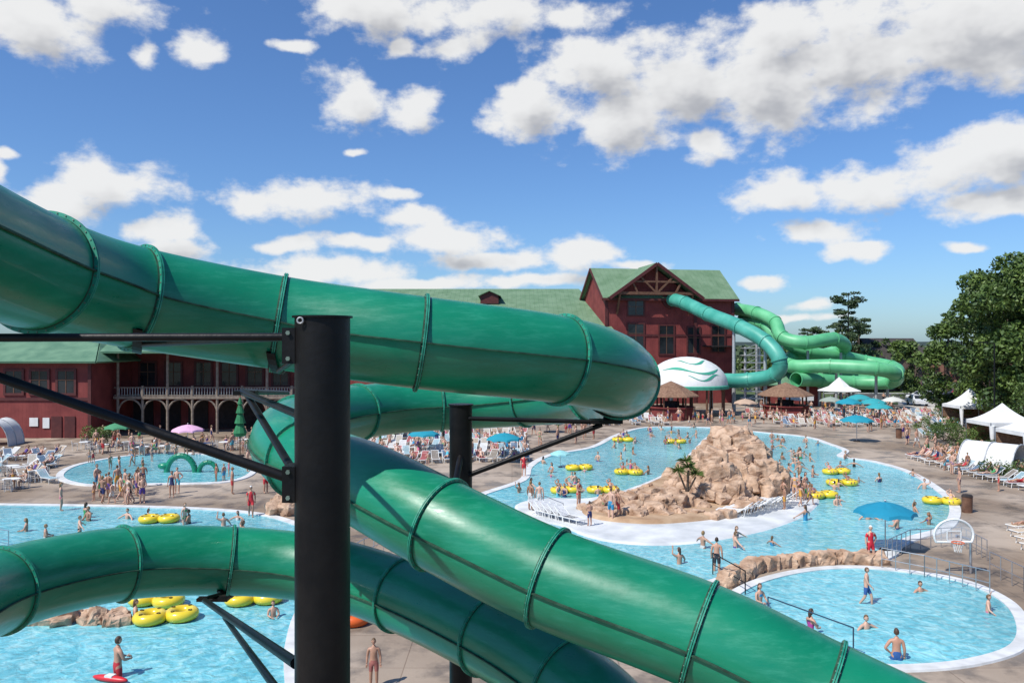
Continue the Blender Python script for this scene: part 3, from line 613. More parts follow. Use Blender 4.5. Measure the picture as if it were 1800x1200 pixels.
b=MB(); b.rev([(.45,1.8),(.62,2.1),(.3,2.9),(.5,2.95),(.24,3.8),(.38,3.85),(.15,4.6),(.25,4.65),(.02,5.3)],(0,0,0),'umbgreen',10,None,False); b.cyl((0,0,0),(0,0,5.4),.05,.05,'timber',8); b.cyl((0,0,0),(0,0,.15),.4,.35,'dark',12); b.obj('closed_umbrella',None,gp(422,802))
# ---------------- loungers, tubes, chairs
b=MB()
for s in(-1,1):
    b.cyl((s*.31,-.95,.36),(s*.31,.35,.36),.025,.025,'white',8); b.cyl((s*.31,.35,.36),(s*.31,1.0,.86),.025,.025,'white',8)
    for y in(-.75,.3): b.cyl((s*.31,y,.36),(s*.33,y-.06,0),.022,.022,'white',8)
    b.cyl((s*.31,.8,.7),(s*.31,.62,.0),.018,.018,'white',6)
b.cyl((-.31,-.95,.36),(.31,-.95,.36),.025,.025,'white',8); b.cyl((-.31,1,.86),(.31,1,.86),.025,.025,'white',8)
for i in range(15): b.box((0,-.9+i*.085,.372),(.58,.068,.012),'cloth')
for i in range(8):
    t=(i+.5)/8; b.box((0,.36+.62*t,.375+.48*t),(.58,.07,.012),'cloth',R=Matrix.Rotation(.655,3,'X'))
LM=b.mesh('sun_lounger')
b=MB(); b.torus((-.52,0,.2),.4,.2,'yellow'); b.torus((.52,0,.2),.4,.2,'yellow')
for s in (-.52,.52):
    for a in(.8,2.4,3.9,5.5): b.torus((s+.4*math.cos(a),.4*math.sin(a),.4),.06,.014,'dark',10,6)
TM=b.mesh('inflatable_tube')
for (u,v,r) in [(1018,826,.2),(1105,834,-.2),(995,866,.4),(1060,866,0),(1095,776,0),(1470,833,.2),(1480,853,0),(1445,875,.3),(1655,886,-.3),(1187,779,0),(280,918,.1),(292,1092,.35),(447,1060,.2),(275,1063,-.2),(1722,790,0)]:
    p=gp(u,v,.0); inst('inflatable_tube',TM,(p.x,p.y,.03),r)
p=gp(621,1095); b=MB(); b.torus((0,0,.2),.42,.2,'orange'); b.obj('inflatable_ring',None,p)
def lounger(x,y,rz,col=None):
    inst('sun_lounger',LM,(x,y,.01),rz,1,color=col or random.choice([(.55,.5,.42),(.5,.4,.3),(.7,.7,.68),(.3,.26,.22),(.12,.2,.3),(.4,.1,.1),(.35,.5,.55)]))
seats=[]
for r_,x0 in enumerate((35.2,37.9,40.6,43.2)):
    for i in range(22):
        y=46+i*1.15; x=x0-(y-60)*0.02+random.uniform(-.15,.15)
        if random.random()<.88: lounger(x,y,-math.pi/2+random.uniform(-.12,.12)); seats.append((x,y,-math.pi/2))
for r_,x0 in enumerate((23.5,26.0)):
    for i in range(9):
        y=32+i*1.3; lounger(x0+(y-34)*.45,y,-math.pi/2+.3+random.uniform(-.1,.1),(.6,.48,.34)); seats.append((x0+(y-34)*.45,y,-math.pi/2+.3))
for r_ in range(6):
    for i in range(26):
        x=33+i*1.05; y=96+r_*3.0+random.uniform(-.3,.3)
        if random.random()<.85: lounger(x,y,random.uniform(-.3,.3)); seats.append((x,y,0))
for r_ in range(5):
    for i in range(30):
        x=-16+i*1.2; y=98+r_*3+random.uniform(-.3,.3)-max(0,-x)*.2
        if random.random()<.8 and x<19: lounger(x,y,random.uniform(-.3,.3)); seats.append((x,y,0))
for r_ in range(5):
    for i in range(18):
        x=-15+i*.95; y=65+r_*4.2+i*.2+random.uniform(-.3,.3)
        if not inpoly(x,y-1,MP) and not inpoly(x,y,MP): lounger(x,y,random.uniform(-.3,.3)); seats.append((x,y,0))
for i in range(8):
    q=gp(1290+i*12,905-i*3.2,.1); lounger(q.x,q.y,-2.2+random.uniform(-.1,.1),(.75,.75,.75))
for i in range(5):
    q=gp(955+i*12,905+i*3,.1); lounger(q.x,q.y,.7,(.75,.75,.75))
for i in range(30):
    q=gp(random.uniform(-60,110),random.uniform(800,850)); 
    if not inpoly(q.x,q.y,KP): lounger(q.x,q.y,random.uniform(-1,1)); seats.append((q.x,q.y,0))
for i in range(7):
    q=gp(random.uniform(1625,1655),745+i*4); lounger(q.x,q.y,.4)
b=MB(); b.cyl((0,0,0),(0,0,.72),.04,.04,'rail',8); b.cyl((0,0,.72),(0,0,.75),.55,.55,'white',20); b.cyl((0,0,0),(0,0,.03),.3,.3,'rail',12)
TB=b.mesh('patio_table')
b=MB(); b.box((0,0,.44),(.45,.45,.03),'cloth'); 
for sx in(-.2,.2):
    b.cyl((sx,-.2,0),(sx,-.2,.64),.018,.018,'white',6); b.cyl((sx,.2,0),(sx,.27,.9),.018,.018,'white',6); b.cyl((sx,-.2,.64),(sx,.23,.64),.018,.018,'white',6)
for z in(.55,.65,.75,.85): b.box((0,.24+(z-.55)*.1,z),(.4,.012,.07),'cloth')
CH=b.mesh('patio_chair')
tabs=[]
for (u,v) in [(180,795),(225,790),(290,797),(360,792),(395,790),(455,795),(490,790),(250,799),(20,835),(55,845),(20,860),(430,785),(150,790),(320,786)]:
    p=gp(u,v); inst('patio_table',TB,p)
    for k in range(4):
        a=k*math.pi/2+random.random(); cx,cy=p.x+.85*math.sin(a),p.y-.85*math.cos(a); inst('patio_chair',CH,(cx,cy,0),a+math.pi,color=(.3,.27,.24)); tabs.append((cx,cy,a+math.pi))
# ---------------- rails, hoop
def rail(b,px,h,k,r=.025,mid=True,post=1.5):
    P=[gp(*p) for p in px]
    for p,q in zip(P,P[1:]):
        b.cyl((p.x,p.y,h),(q.x,q.y,h),r,r,k,8)
        if mid: b.cyl((p.x,p.y,h*.5),(q.x,q.y,h*.5),r*.8,r*.8,k,8)
        n=max(1,int((q-p).length/post))
        for i in range(n+1):
            c=p.lerp(q,i/n); b.cyl((c.x,c.y,0),(c.x,c.y,h),r,r,k,8)
b=MB(); rail(b,[(1253,1010),(1310,1045)],.95,'black',.025); b.obj('handrail')
b=MB(); rail(b,[(1350,1098),(1500,1158)],1.0,'blue_rail',.025,False,4); b.obj('handrail')
b=MB(); rail(b,[(1550,1000),(1625,1015),(1740,1045)],.95,'rail',.02,True,.5); b.obj('metal_fence')
b=MB(); rail(b,[(1560,985),(1600,965),(1690,960),(1735,985)],.95,'rail',.02,True,.5); b.obj('metal_fence')
b=MB(); rail(b,[(15,965),(-40,955)],.9,'rail'); b.obj('handrail')
b=MB(); rail(b,[(955,897),(990,912)],.9,'rail'); b.obj('handrail')
b=MB(); rail(b,[(600,1010),(640,985),(690,965),(760,960)],1.0,'rail',.02,True,.6); b.obj('metal_fence')
b=MB(); rail(b,[(1740,1010),(1800,1040),(1860,1070)],1.0,'rail',.02,True,.6); b.obj('metal_fence')
p=gp(1640,1010); b=MB(); hx,hy=p.x+.9,p.y
b.cyl((hx+.9,hy+.3,0),(hx+.9,hy+.3,1.5),.06,.06,'rail',10); b.cyl((hx+.9,hy+.3,1.45),(hx+.1,hy,1.7),.05,.05,'rail',10)
arc=[]
for i in range(21):
    a=-.45+(math.pi+.9)*i/20; arc.append(Vector((hx+.85*math.cos(a),hy,1.72+.68*math.sin(a))))
for q0,q1 in zip(arc,arc[1:]+arc[:1]): b.cyl(q0,q1,.05,.05,'white',8)
b.add([q+Vector((0,.01,0)) for q in arc],[tuple(range(21))],'board')
b.box((hx,hy-.02,1.9),(.6,.02,.05),'white'); b.box((hx,hy-.02,1.5),(.6,.02,.05),'white'); b.box((hx-.3,hy-.02,1.7),(.05,.02,.35),'white'); b.box((hx+.3,hy-.02,1.7),(.05,.02,.35),'white')
b.torus((hx,hy-.32,1.48),.24,.022,'orange',20,8)
for i in range(12):
    a=2*math.pi*i/12; b.cyl((hx+.23*math.cos(a),hy-.32+.23*math.sin(a),1.48),(hx+.13*math.cos(a+.5),hy-.32+.13*math.sin(a+.5),1.08),.01,.01,'white',4)
b.obj('basketball_hoop')
b=MB(); p=gp(318,830); prev=None
for i in range(15):
    a=math.pi*i/14; q=Vector((p.x-1.1*math.cos(a),p.y,1.3*math.sin(a)))
    if prev: b.cyl(prev,q,.22,.22,'tube',12)
    prev=q
prev=None
for i in range(9):
    a=math.pi*i/8; q=Vector((p.x+2.1-.7*math.cos(a),p.y,.8*math.sin(a)))
    if prev: b.cyl(prev,q,.18,.18,'tube',12)
    prev=q
b.ell((p.x-1.35,p.y,.5),(.45,.3,.25),'tube')
b.obj('water_play_serpent')
# ---------------- people
POSES={}
def base(**kw):
    J=dict(pelvis=(0,0,.93),belly=(0,0,1.08),chest=(0,-.01,1.27),uchest=(0,0,1.40),neck=(0,0,1.49),nk2=(0,-.01,1.56),
     shL=(.18,0,1.405),elL=(.235,.02,1.13),wrL=(.25,-.06,.88),shR=(-.18,0,1.405),elR=(-.235,.02,1.13),wrR=(-.25,-.06,.88),
     hiL=(.095,0,.88),knL=(.105,-.02,.49),anL=(.11,.02,.08),toL=(.13,-.15,.035),hiR=(-.095,0,.88),knR=(-.105,-.02,.49),anR=(-.11,.02,.08),toR=(-.13,-.15,.035))
    J.update(kw); return J
POSES['stand']=(base(),0)
POSES['hips']=(base(elL=(.36,.08,1.17),wrL=(.19,-.03,1.0),hiL=(.1,0,.88),knL=(.14,-.06,.49)),0)
POSES['walk']=(base(knL=(.1,-.2,.52),anL=(.1,-.22,.09),toL=(.11,-.39,.05),knR=(-.1,.04,.49),anR=(-.1,.28,.14),toR=(-.11,.14,.04),elL=(.24,.12,1.15),wrL=(.23,.1,.9),elR=(-.24,-.1,1.15),wrR=(-.22,-.27,.98)),0)
POSES['wave']=(base(elL=(.36,-.02,1.52),wrL=(.3,-.08,1.76),elR=(-.34,-.05,1.2),wrR=(-.42,-.22,1.1)),0)
POSES['spread']=(base(elL=(.42,-.08,1.28),wrL=(.62,-.2,1.15),elR=(-.42,-.08,1.28),wrR=(-.6,-.22,1.15)),0)
POSES['hold']=(base(elL=(.25,-.08,1.16),wrL=(.12,-.3,1.12),elR=(-.25,-.08,1.16),wrR=(-.12,-.3,1.1)),0)
POSES['recline']=(base(pelvis=(0,.12,.47),belly=(0,.25,.55),chest=(0,.42,.68),uchest=(0,.53,.77),neck=(0,.6,.84),nk2=(0,.65,.89),
   shL=(.18,.52,.77),elL=(.27,.35,.58),wrL=(.24,.1,.5),shR=(-.18,.52,.77),elR=(-.3,.6,.98),wrR=(-.12,.72,1.08),
   hiL=(.1,.06,.46),knL=(.12,-.33,.62),anL=(.12,-.72,.44),toL=(.13,-.8,.58),hiR=(-.1,.06,.46),knR=(-.12,-.36,.5),anR=(-.12,-.8,.43),toR=(-.14,-.86,.58)),-.6)
POSES['sit']=(base(pelvis=(0,.05,.52),belly=(0,.07,.66),chest=(0,.05,.85),uchest=(0,.04,.98),neck=(0,.03,1.07),nk2=(0,.01,1.14),
   shL=(.18,.04,.98),elL=(.24,-.02,.73),wrL=(.16,-.24,.62),shR=(-.18,.04,.98),elR=(-.24,-.02,.73),wrR=(-.16,-.24,.62),
   hiL=(.1,-.02,.5),knL=(.13,-.42,.52),anL=(.13,-.42,.09),toL=(.14,-.6,.04),hiR=(-.1,-.02,.5),knR=(-.13,-.42,.52),anR=(-.13,-.36,.09),toR=(-.14,-.54,.04)),0)
EDG=[('pelvis','belly'),('belly','chest'),('chest','uchest'),('uchest','neck'),('neck','nk2')]
for s in 'LR': EDG+=[('uchest','sh'+s),('sh'+s,'el'+s),('el'+s,'wr'+s),('pelvis','hi'+s),('hi'+s,'kn'+s),('kn'+s,'an'+s),('an'+s,'to'+s)]
RAD=dict(pelvis=.135,belly=.118,chest=.14,uchest=.105,neck=.055,nk2=.05,sh=.062,el=.042,wr=.028,hi=.095,kn=.058,an=.038,to=.036)
def make_person(pose,style):
    J,tilt=POSES[pose]; f=style in('bikini','suit')
    names=list(J); V=[Vector(J[n]) for n in names]; Rr=[]
    for n in names:
        r=RAD[n] if n in RAD else RAD[n[:2]]
        if f: r*={'pelvis':1.05,'belly':.85,'chest':.92,'uchest':.88}.get(n,.88)
        Rr.append(r)
    E_=[(names.index(a),names.index(b_)) for a,b_ in EDG]; roots=[names.index('pelvis')]
    def mid(a,b_,r,t=.3):
        ia,ib=names.index(a),names.index(b_); V.append(V[ia].lerp(V[ib],t)); Rr.append(r); k=len(V)-1
        for e in [(ia,ib),(ib,ia)]:
            if e in E_: E_.remove(e)
        E_.append((ia,k)); E_.append((k,ib)); names.append(a+'_m'); return k
    for s in 'LR': mid('kn'+s,'an'+s,.06 if not f else .052,.3); mid('el'+s,'wr'+s,.043 if not f else .036,.25); mid('hi'+s,'kn'+s,.083 if not f else .08,.4)
    nbody=len(V)
    for s in 'LR':
        w=Vector(J['wr'+s]); d=(w-Vector(J['el'+s])).normalized(); sd=d.cross(Vector((0,1,0.3))).normalized()*(1 if s=='L' else -1); nm=d.cross(sd).normalized()
        p0=w-d*.01; p1=w+d*.075
        i=len(V); V+= [p0,w+d*.03,p1]; Rr+=[.026,.034,.032]; E_+=[(i,i+1),(i+1,i+2)]; roots.append(i)
        for q,(o,l) in enumerate([(-.027,.07),(-.009,.082),(.009,.078),(.026,.062)]):
            a=w+d*.06+sd*o; c1=a+d*(l*.55)+nm*.006; c2=c1+d*(l*.4)+nm*.022; i=len(V); V+=[a,c1,c2]; Rr+=[.0105,.0095,.008]; E_+=[(i,i+1),(i+1,i+2)]; roots.append(i)
        a=w+d*.025-sd*.025; c1=a-sd*.03+d*.03+nm*.008; c2=c1-sd*.008+d*.03+nm*.01; i=len(V); V+=[a,c1,c2]; Rr+=[.013,.011,.009]; E_+=[(i,i+1),(i+1,i+2)]; roots.append(i)
    me=bpy.data.meshes.new('tmp'); me.from_pydata(V,E_,[]); o=bpy.data.objects.new('tmp',me); COL.objects.link(o)
    md=o.modifiers.new('s','SKIN'); md.use_smooth_shade=True
    sv=me.skin_vertices[0].data
    for i,r in enumerate(Rr):
        k=1.12; sv[i].radius=(r*k,r*k*(.82 if names[i] in('pelvis','belly','chest','uchest') else 1)) if i<nbody else (r,r); sv[i].use_root=i in roots
    sb=o.modifiers.new('u','SUBSURF'); sb.levels=1; sb.render_levels=1
    dg=bpy.context.evaluated_depsgraph_get(); ev=o.evaluated_get(dg); m2=ev.to_mesh()
    vs=[v.co.copy() for v in m2.vertices]; fs=[list(p.vertices) for p in m2.polygons]; ev.to_mesh_clear(); bpy.data.objects.remove(o); bpy.data.meshes.remove(me)
    b=MB(); b.v=[tuple(v) for v in vs]
    for fc in fs:
        c=sum((vs[i] for i in fc),Vector())/len(fc); best=None
        for a,e in EDG:
            A_,B_=Vector(J[a]),Vector(J[e]); d=B_-A_; t=max(0,min(1,(c-A_).dot(d)/d.length_squared)); dist=(c-(A_+d*t)).length
            if best is None or dist<best[0]: best=(dist,a[:2],a,t)
        _,a2,a,t=best; k='skin'
        if style=='trunks':
            if (a=='pelvis' and t<.75) or (a2=='hi' and t<.72): k='cloth'
        elif style=='bikini':
            if (a=='pelvis' and t<.45) or (a2=='hi' and t<.08) or (a=='chest' and t<.45) or (a=='belly' and t>.8): k='cloth'
        elif style=='suit':
            if a in('pelvis','belly','chest') or (a2=='hi' and t<.1): k='cloth'
        elif style=='shirt':
            if a in('pelvis','belly','chest') or a=='uchest' and t<.4 or (a2=='sh' and t<.6) or (a2=='hi' and t<.6): k='cloth'
        b.f.append(fc); b.m.append(b.mi(k)); b.sm.append(True)
    hb=Vector(J['nk2']); R=Matrix.Rotation(tilt,3,'X'); hc=hb+R@Vector((0,-.012,.115))
    vs=[]
    for p in ICOV:
        q=Vector((p.x*.075,p.y*.095,p.z*.118))
        if p.z<0: q.x*=1-.28*(-p.z)**1.5; 
        if p.z<-.2 and p.y<0: q.y*=1-.12*(-p.z)
        if p.y<0 and abs(p.x)<.16 and -.35<p.z<.12: q.y-=.022*(1-abs(p.x)/.16)*(1-abs(p.z+.22)/.35 if p.z>-.35 else 0)
        if p.y<-.5 and .0<p.z<.3 and .2<abs(p.x)<.5: q.y+=.008
        vs.append(R@q+hc)
    b.add(vs,ICOF,'skin',True)
    for s in(-1,1):
        b.ell(hc+R@Vector((s*.03,-.083,.008)),(.013,.008,.008),'eye',8,6,R); b.ell(hc+R@Vector((s*.077,.005,-.01)),(.012,.018,.03),'skin',8,6,R)
        b.ell(hc+R@Vector((s*.03,-.087,.032)),(.018,.006,.004),'hair',8,4,R)
    b.ell(hc+R@Vector((0,-.083,-.058)),(.024,.01,.007),'lips',8,6,R)
    vs=[R@Vector((p.x*.083,p.y*.104+.004,p.z*.127+.004))+hc for p in ICOV]; low=-.85 if f else -.45
    hf=[]
    for fc in ICOF:
        c=sum((ICOV[i] for i in fc),Vector())/3
        if (c.z>.42 or (c.y>.05 and c.z>low)) and not(c.y<-.35 and c.z<.55): hf.append(fc)
    b.add(vs,hf,'cap' if style=='shirt' else 'hair',True)
    if f: b.ell(hc+R@Vector((0,.075,-.09)),(.06,.045,.13),'hair',10,8,R)
    return b.mesh('person')
M['eye']=mat('eye',(.03,.02,.015),rough=.2); M['lips']=mat('lips',(.35,.12,.1),rough=.4); M['cap']=mat('cap_white',(.7,.7,.7),rough=.8)
PM={}
def person(pose,style,loc,rz,sc=1,color=None,name='person'):
    if (pose,style) not in PM: PM[(pose,style)]=make_person(pose,style)
    if color is None: color=random.choice([(.02,.03,.12),(.5,.03,.04),(.03,.25,.45),(.02,.02,.02),(.6,.6,.58),(.05,.3,.1),(.6,.12,.25),(.7,.35,.05),(.1,.05,.25),(.1,.45,.55)])
    return inst(name,PM[(pose,style)],loc,rz,sc,color=color)
ST=['trunks','trunks','bikini','suit']
def rperson(x,y,z=0,child=.3,water=False):
    sc=random.uniform(.6,.8) if random.random()<child else random.uniform(.93,1.04)
    pose=random.choice(['spread','hold','wave','spread'] if water else ['stand','hips','walk','walk','hold','stand'])
    st=random.choice(ST if not(pose in('hips','wave')) else ['trunks','bikini'])
    if water: z=-random.uniform(.85,1.2)*sc
    person(pose,st,(x,y,z),random.uniform(0,6.28),sc)
def scatter(P,n,water=False,excl=(),child=.3,z=0):
    xs=[p.x for p in P];ys=[p.y for p in P];k=0;it=0
    while k<n and it<n*50:
        it+=1;x=random.uniform(min(xs),max(xs));y=random.uniform(min(ys),max(ys))
        if not inpoly(x,y,P) or any(inpoly(x,y,e) for e in excl): continue
        rperson(x,y,z,child,water); k+=1
scatter(MP,70,True,(IP,)); scatter([gp(*p) for p in [(0,895),(500,912),(500,945),(0,940)]],9,True)
scatter([gp(*p) for p in [(1090,765),(1440,770),(1430,850),(1380,840),(1330,775),(1250,765),(1200,800),(1090,800)]],28,True,(IP,))
scatter([gp(*p) for p in [(120,852),(490,850),(500,885),(120,886)]],14,False); scatter(KP,16,False,child=.8)
for (u,v) in [(165,880),(180,884),(186,868),(197,885),(212,878),(226,886),(240,872),(250,884),(206,862),(232,864),(170,862),(175,874),(220,868)]: q=gp(u,v); rperson(q.x,q.y)
scatter([gp(*p) for p in [(140,775),(500,775),(510,800),(130,800)]],30); scatter([gp(*p) for p in [(1330,706),(1570,706),(1580,758),(1420,760),(1330,752)]],100)
scatter([gp(*p) for p in [(640,765),(930,745),(1090,745),(1090,757),(1040,780),(930,800),(700,830),(640,800)]],65)
scatter([gp(*p) for p in [(1150,738),(1330,738),(1330,750),(1150,748)]],25)
scatter([gp(*p) for p in [(1560,760),(1620,800),(1690,870),(1720,930),(1760,930),(1760,860),(1640,790),(1600,760)]],20)
for (x,y,rz) in seats:
    if random.random()<.5: person('recline',random.choice(ST),(x,y,.01),rz+random.uniform(-.05,.05),random.uniform(.9,1.02))
for (x,y,rz) in tabs:
    if random.random()<.5: person('sit',random.choice(['trunks','shirt','suit']),(x,y,-.01),rz,.95)
for i in range(12):
    q=gp(random.uniform(930,1100),random.uniform(885,935),.1)
    if inpoly(q.x,q.y,IP): rperson(q.x,q.y,.1,.6)
for i in range(14):
    q=gp(random.uniform(1375,1425),random.uniform(868,895),.1)
    if inpoly(q.x,q.y,IP): rperson(q.x,q.y,.1,.5)
for o in [o for o in COL.objects if o.name.startswith('inflatable_tube')]:
    c,s=math.cos(o.rotation_euler.z),math.sin(o.rotation_euler.z)
    for sx in(-.52,.52):
        if random.random()<.45: person('recline',random.choice(['trunks','bikini']),(o.location.x+sx*c,o.location.y+sx*s,-.1),o.rotation_euler.z+random.uniform(-.4,.4),.85)
q=gp(207,1190); person('hold','trunks',(q.x,q.y,-.62),2.4,1.03,(.5,.03,.04),'lifeguard')
b=MB(); b.ell((0,0,0),(.62,.13,.1),'redv',16,8); b.box((.0,0,.075),(.25,.2,.07),'white'); b.obj('rescue_tube',None,(q.x-.05,q.y-.35,.12),-.25)
q=gp(657,1207); person('stand','trunks',q,.1,.8,(.35,.12,.1))
q=gp(1530,990); person('hips','shirt',q,.2,.97,(.62,.02,.04),'lifeguard')
q=gp(1523,1062); person('walk','trunks',(q.x,q.y,-.1),1.0,.85,(.03,.1,.3))
q=gp(1576,1160); person('hips','trunks',(q.x,q.y,-.75),2.9,.98,(.03,.1,.3))
q=gp(1425,1118); person('hold','suit',(q.x,q.y,-.75),1.9,.95,(.4,.05,.25))
q=gp(1335,1066); person('hold','bikini',(q.x,q.y,-.8),.5,.95); q=gp(1737,1076); person('wave','trunks',(q.x,q.y,-.85),1,.85); q=gp(1617,1040); person('spread','trunks',(q.x,q.y,-1.25),.3,.95); q=gp(1522,1105); person('spread','trunks',(q.x,q.y,-1.2),.3,.95)
q=gp(1265,1010); person('stand','trunks',(q.x,q.y+.5,-.2),2.8,.95,(.04,.04,.05)); q=gp(441,908); person('walk','shirt',q,.3,1,(.6,.03,.04),'lifeguard')
q=gp(302,874); person('stand','suit',q,.1,.97,(.03,.04,.12)); q=gp(325,922); person('stand','bikini',(q.x,q.y,-.4),1,.9); q=gp(140,940); person('spread','trunks',(q.x,q.y,-.6),2,.9); q=gp(80,945); person('hold','trunks',(q.x,q.y,-.9),2,.9)
q=gp(107,898); person('hips','bikini',q,2,.95); q=gp(408,868); person('stand','trunks',q,2,1,(.5,.05,.05)); q=gp(238,1092); person('stand','suit',(q.x,q.y,-.8),2,.9,(.02,.02,.04)); q=gp(480,1085); person('hold','trunks',(q.x,q.y,-.8),.5,.8); q=gp(921,838); person('stand','shirt',q,.3,1,(.6,.03,.04),'lifeguard')
# ---------------- vegetation
def leafcloud(centers,per,lsize,flat=.7):
    out=[]
    for (c,r) in centers:
        n=int(per*r*r)
        d=np.random.normal(size=(n,3)); d/=np.linalg.norm(d,axis=1)[:,None]; rad=r*np.random.uniform(.45,1.05,n)**.6
        P=np.array(c)+d*rad[:,None]*np.array([1,1,flat])
        a=np.random.normal(size=(n,3)); a/=np.linalg.norm(a,axis=1)[:,None]; t=np.random.normal(size=(n,3)); bb=np.cross(a,t); bb/=np.linalg.norm(bb,axis=1)[:,None]
        s=lsize*np.random.uniform(.5,1.2,n)[:,None]
        out.append(np.stack([P-a*s,P-bb*s*.55,P+a*s,P+bb*s*.55],1).reshape(-1,3))
    V=np.concatenate(out); n=len(V)//4
    return V.tolist(),[(4*i,4*i+1,4*i+2,4*i+3) for i in range(n)]
def tree(name,x,y,h,cr,k='leaf',trunk=.3,ls=.22,per=170,nc=46,zc=.6,zs=.36):
    b=MB(); b.cyl((x,y,0),(x,y,h*.35),trunk,trunk*.75,'bark',10); b.cyl((x,y,h*.35),(x+.2,y,h*.8),trunk*.75,trunk*.2,'bark',8)
    cs=[]
    for i in range(nc):
        a=random.uniform(0,6.28); z=random.uniform(-1,1); rr=math.sqrt(max(0,1-z*z))**.7*cr*random.uniform(.45,.95); zz=h*zc+z*h*zs
        c=(x+rr*math.cos(a),y+rr*math.sin(a),zz); r=random.uniform(.14,.3)*cr; cs.append((c,r))
        if i%3==0: b.cyl((x,y,h*random.uniform(.28,.55)),c,trunk*.3,trunk*.06,'bark',6)
    V,Fc=leafcloud(cs,per,ls); b.add(V,Fc,k,False); return b.obj(name)
tree('oak_tree',57.5,88,20.5,8,per=150,nc=95,ls=.28,trunk=.5,zc=.54,zs=.42); tree('oak_tree',66,98,20,8,per=110,nc=80,ls=.32,trunk=.5,zc=.52,zs=.42)
tree('maple_tree',63,112,13,5.5,per=120,nc=55,zc=.52,zs=.44,ls=.28); tree('maple_tree',76,150,10,5,per=90,nc=36,ls=.34,zc=.52,zs=.44); tree('maple_tree',68,108,14,6,per=110,nc=55,zc=.52,zs=.42,ls=.28)
tree('maple_tree',54,80,8.5,3.6,per=160,nc=40,ls=.18,trunk=.18,zc=.52,zs=.42); tree('maple_tree',60,100,9,4,per=130,nc=40,ls=.24,zc=.5,zs=.45)
tree('maple_tree',70,172,13,5.5,per=70,nc=36,ls=.4,zc=.52,zs=.44); tree('maple_tree',62,168,12,5,per=70,nc=36,ls=.4,zc=.52,zs=.44); tree('maple_tree',80,168,11,5,per=70,nc=36,ls=.4,zc=.52,zs=.44)
def pine(x,y,h,w,sp=.25):
    b=MB(); b.cyl((x,y,0),(x+.3,y,h),.35,.06,'bark',8); cs=[]
    for i in range(40):
        t=random.uniform(.3,1); z=h*t; L_=w*(1.12-t)**.6*random.uniform(.5,1.1)+.5; a=random.uniform(0,6.28)
        e=(x+L_*math.cos(a),y+L_*math.sin(a),z+.3); b.cyl((x,y,z-.3),e,.07,.03,'bark',5)
        for q in(.55,.8,1): cs.append(((x+L_*q*math.cos(a),y+L_*q*math.sin(a),z+.25),random.uniform(.5,1.0)))
    V,Fc=leafcloud(cs,70,.25,.4); b.add(V,Fc,'pineleaf'); b.obj('pine_tree')
pine(66.5,158,19.8,5.6); pine(73,168,15,5); pine(93,170,16,2.2); pine(62,165,13,4)
b=MB(); cs=[((random.uniform(50,80),random.uniform(160,180),random.uniform(1,8)),random.uniform(2,4)) for _ in range(40)]; V,Fc=leafcloud(cs,24,.5); b.add(V,Fc,'leaf'); b.obj('tree_thicket')
b=MB(); cs=[]
for i in range(1500):
    x=random.uniform(-350,520); y=random.uniform(250,430); hh=random.uniform(5,9.0); cs.append(((x,y,hh-2.5),random.uniform(3,4.5)))
V,Fc=leafcloud(cs,3.0,1.5,.8); b.add(V,Fc,'farleaf')
b.obj('distant_trees')
b=MB(); n=120; vs=[]
for i in range(n+1):
    x=-3500+7000*i/n; vs+=[(x,3200,-5),(x,3200,16+14*noise.noise(Vector((x*.0012,3,1)))),(x,3900,-5)]
b.add(vs,[f for i in range(n) for f in((3*i,3*i+3,3*i+4,3*i+1),(3*i+1,3*i+4,3*i+5,3*i+2))],'hill'); b.obj('distant_hills')
def bush(u,v,r,n=8,h=.8):
    p=gp(u,v); b=MB(); cs=[((p.x+random.uniform(-r,r),p.y+random.uniform(-r,r)*.6,random.uniform(.3,h)),random.uniform(.4,.7)) for _ in range(n)]
    for c,r_ in cs[::2]: b.cyl((p.x,p.y,0),c,.04,.01,'bark',5)
    V,Fc=leafcloud(cs,420,.09); b.add(V,Fc,'leaf'); b.obj('shrub')
bush(1690,782,2.6,26,2.0); bush(1660,775,1.7,14,1.5); bush(1715,800,1.8,16,1.3); bush(165,775,1.2,8,1.2); bush(1740,826,1.8,14,1.1); bush(190,782,1,7,1.6); bush(1600,700,3,14,2); bush(1640,758,2.2,16,1.4); bush(1680,745,2.4,18,1.8); bush(1770,840,1.4,12,1.1); bush(1250,862,.7,6,1.6); bush(470,790,1.5,10,1.5)
b=MB(); p=Vector((10.6,48.3,.3))
b.cyl(p,(p.x+.1,p.y,2.3),.1,.07,'bark',8); b.cyl((p.x,p.y,1.0),(p.x-.5,p.y,2.2),.07,.05,'bark',6); b.cyl((p.x,p.y,.9),(p.x+.55,p.y,1.9),.07,.05,'bark',6)
for c in [(p.x+.1,p.y,2.5),(p.x-.5,p.y,2.3),(p.x+.55,p.y,2.1),(p.x-.1,p.y-.1,2.9)]:
    c=Vector(c)
    for i in range(70):
        d=Vector((random.gauss(0,1),random.gauss(0,1),random.uniform(-.3,1.2))).normalized(); s=d.cross(Vector((0,0,1))).normalized()*.025; L_=random.uniform(.4,.7)
        b.add([c-s,c+s,c+d*L_*.6+s*.8-Vector((0,0,.02)),c+d*L_-Vector((0,0,.12)),c+d*L_*.6-s*.8-Vector((0,0,.02))],[(0,1,2,3,4)],'leaf')
b.obj('yucca_plant')
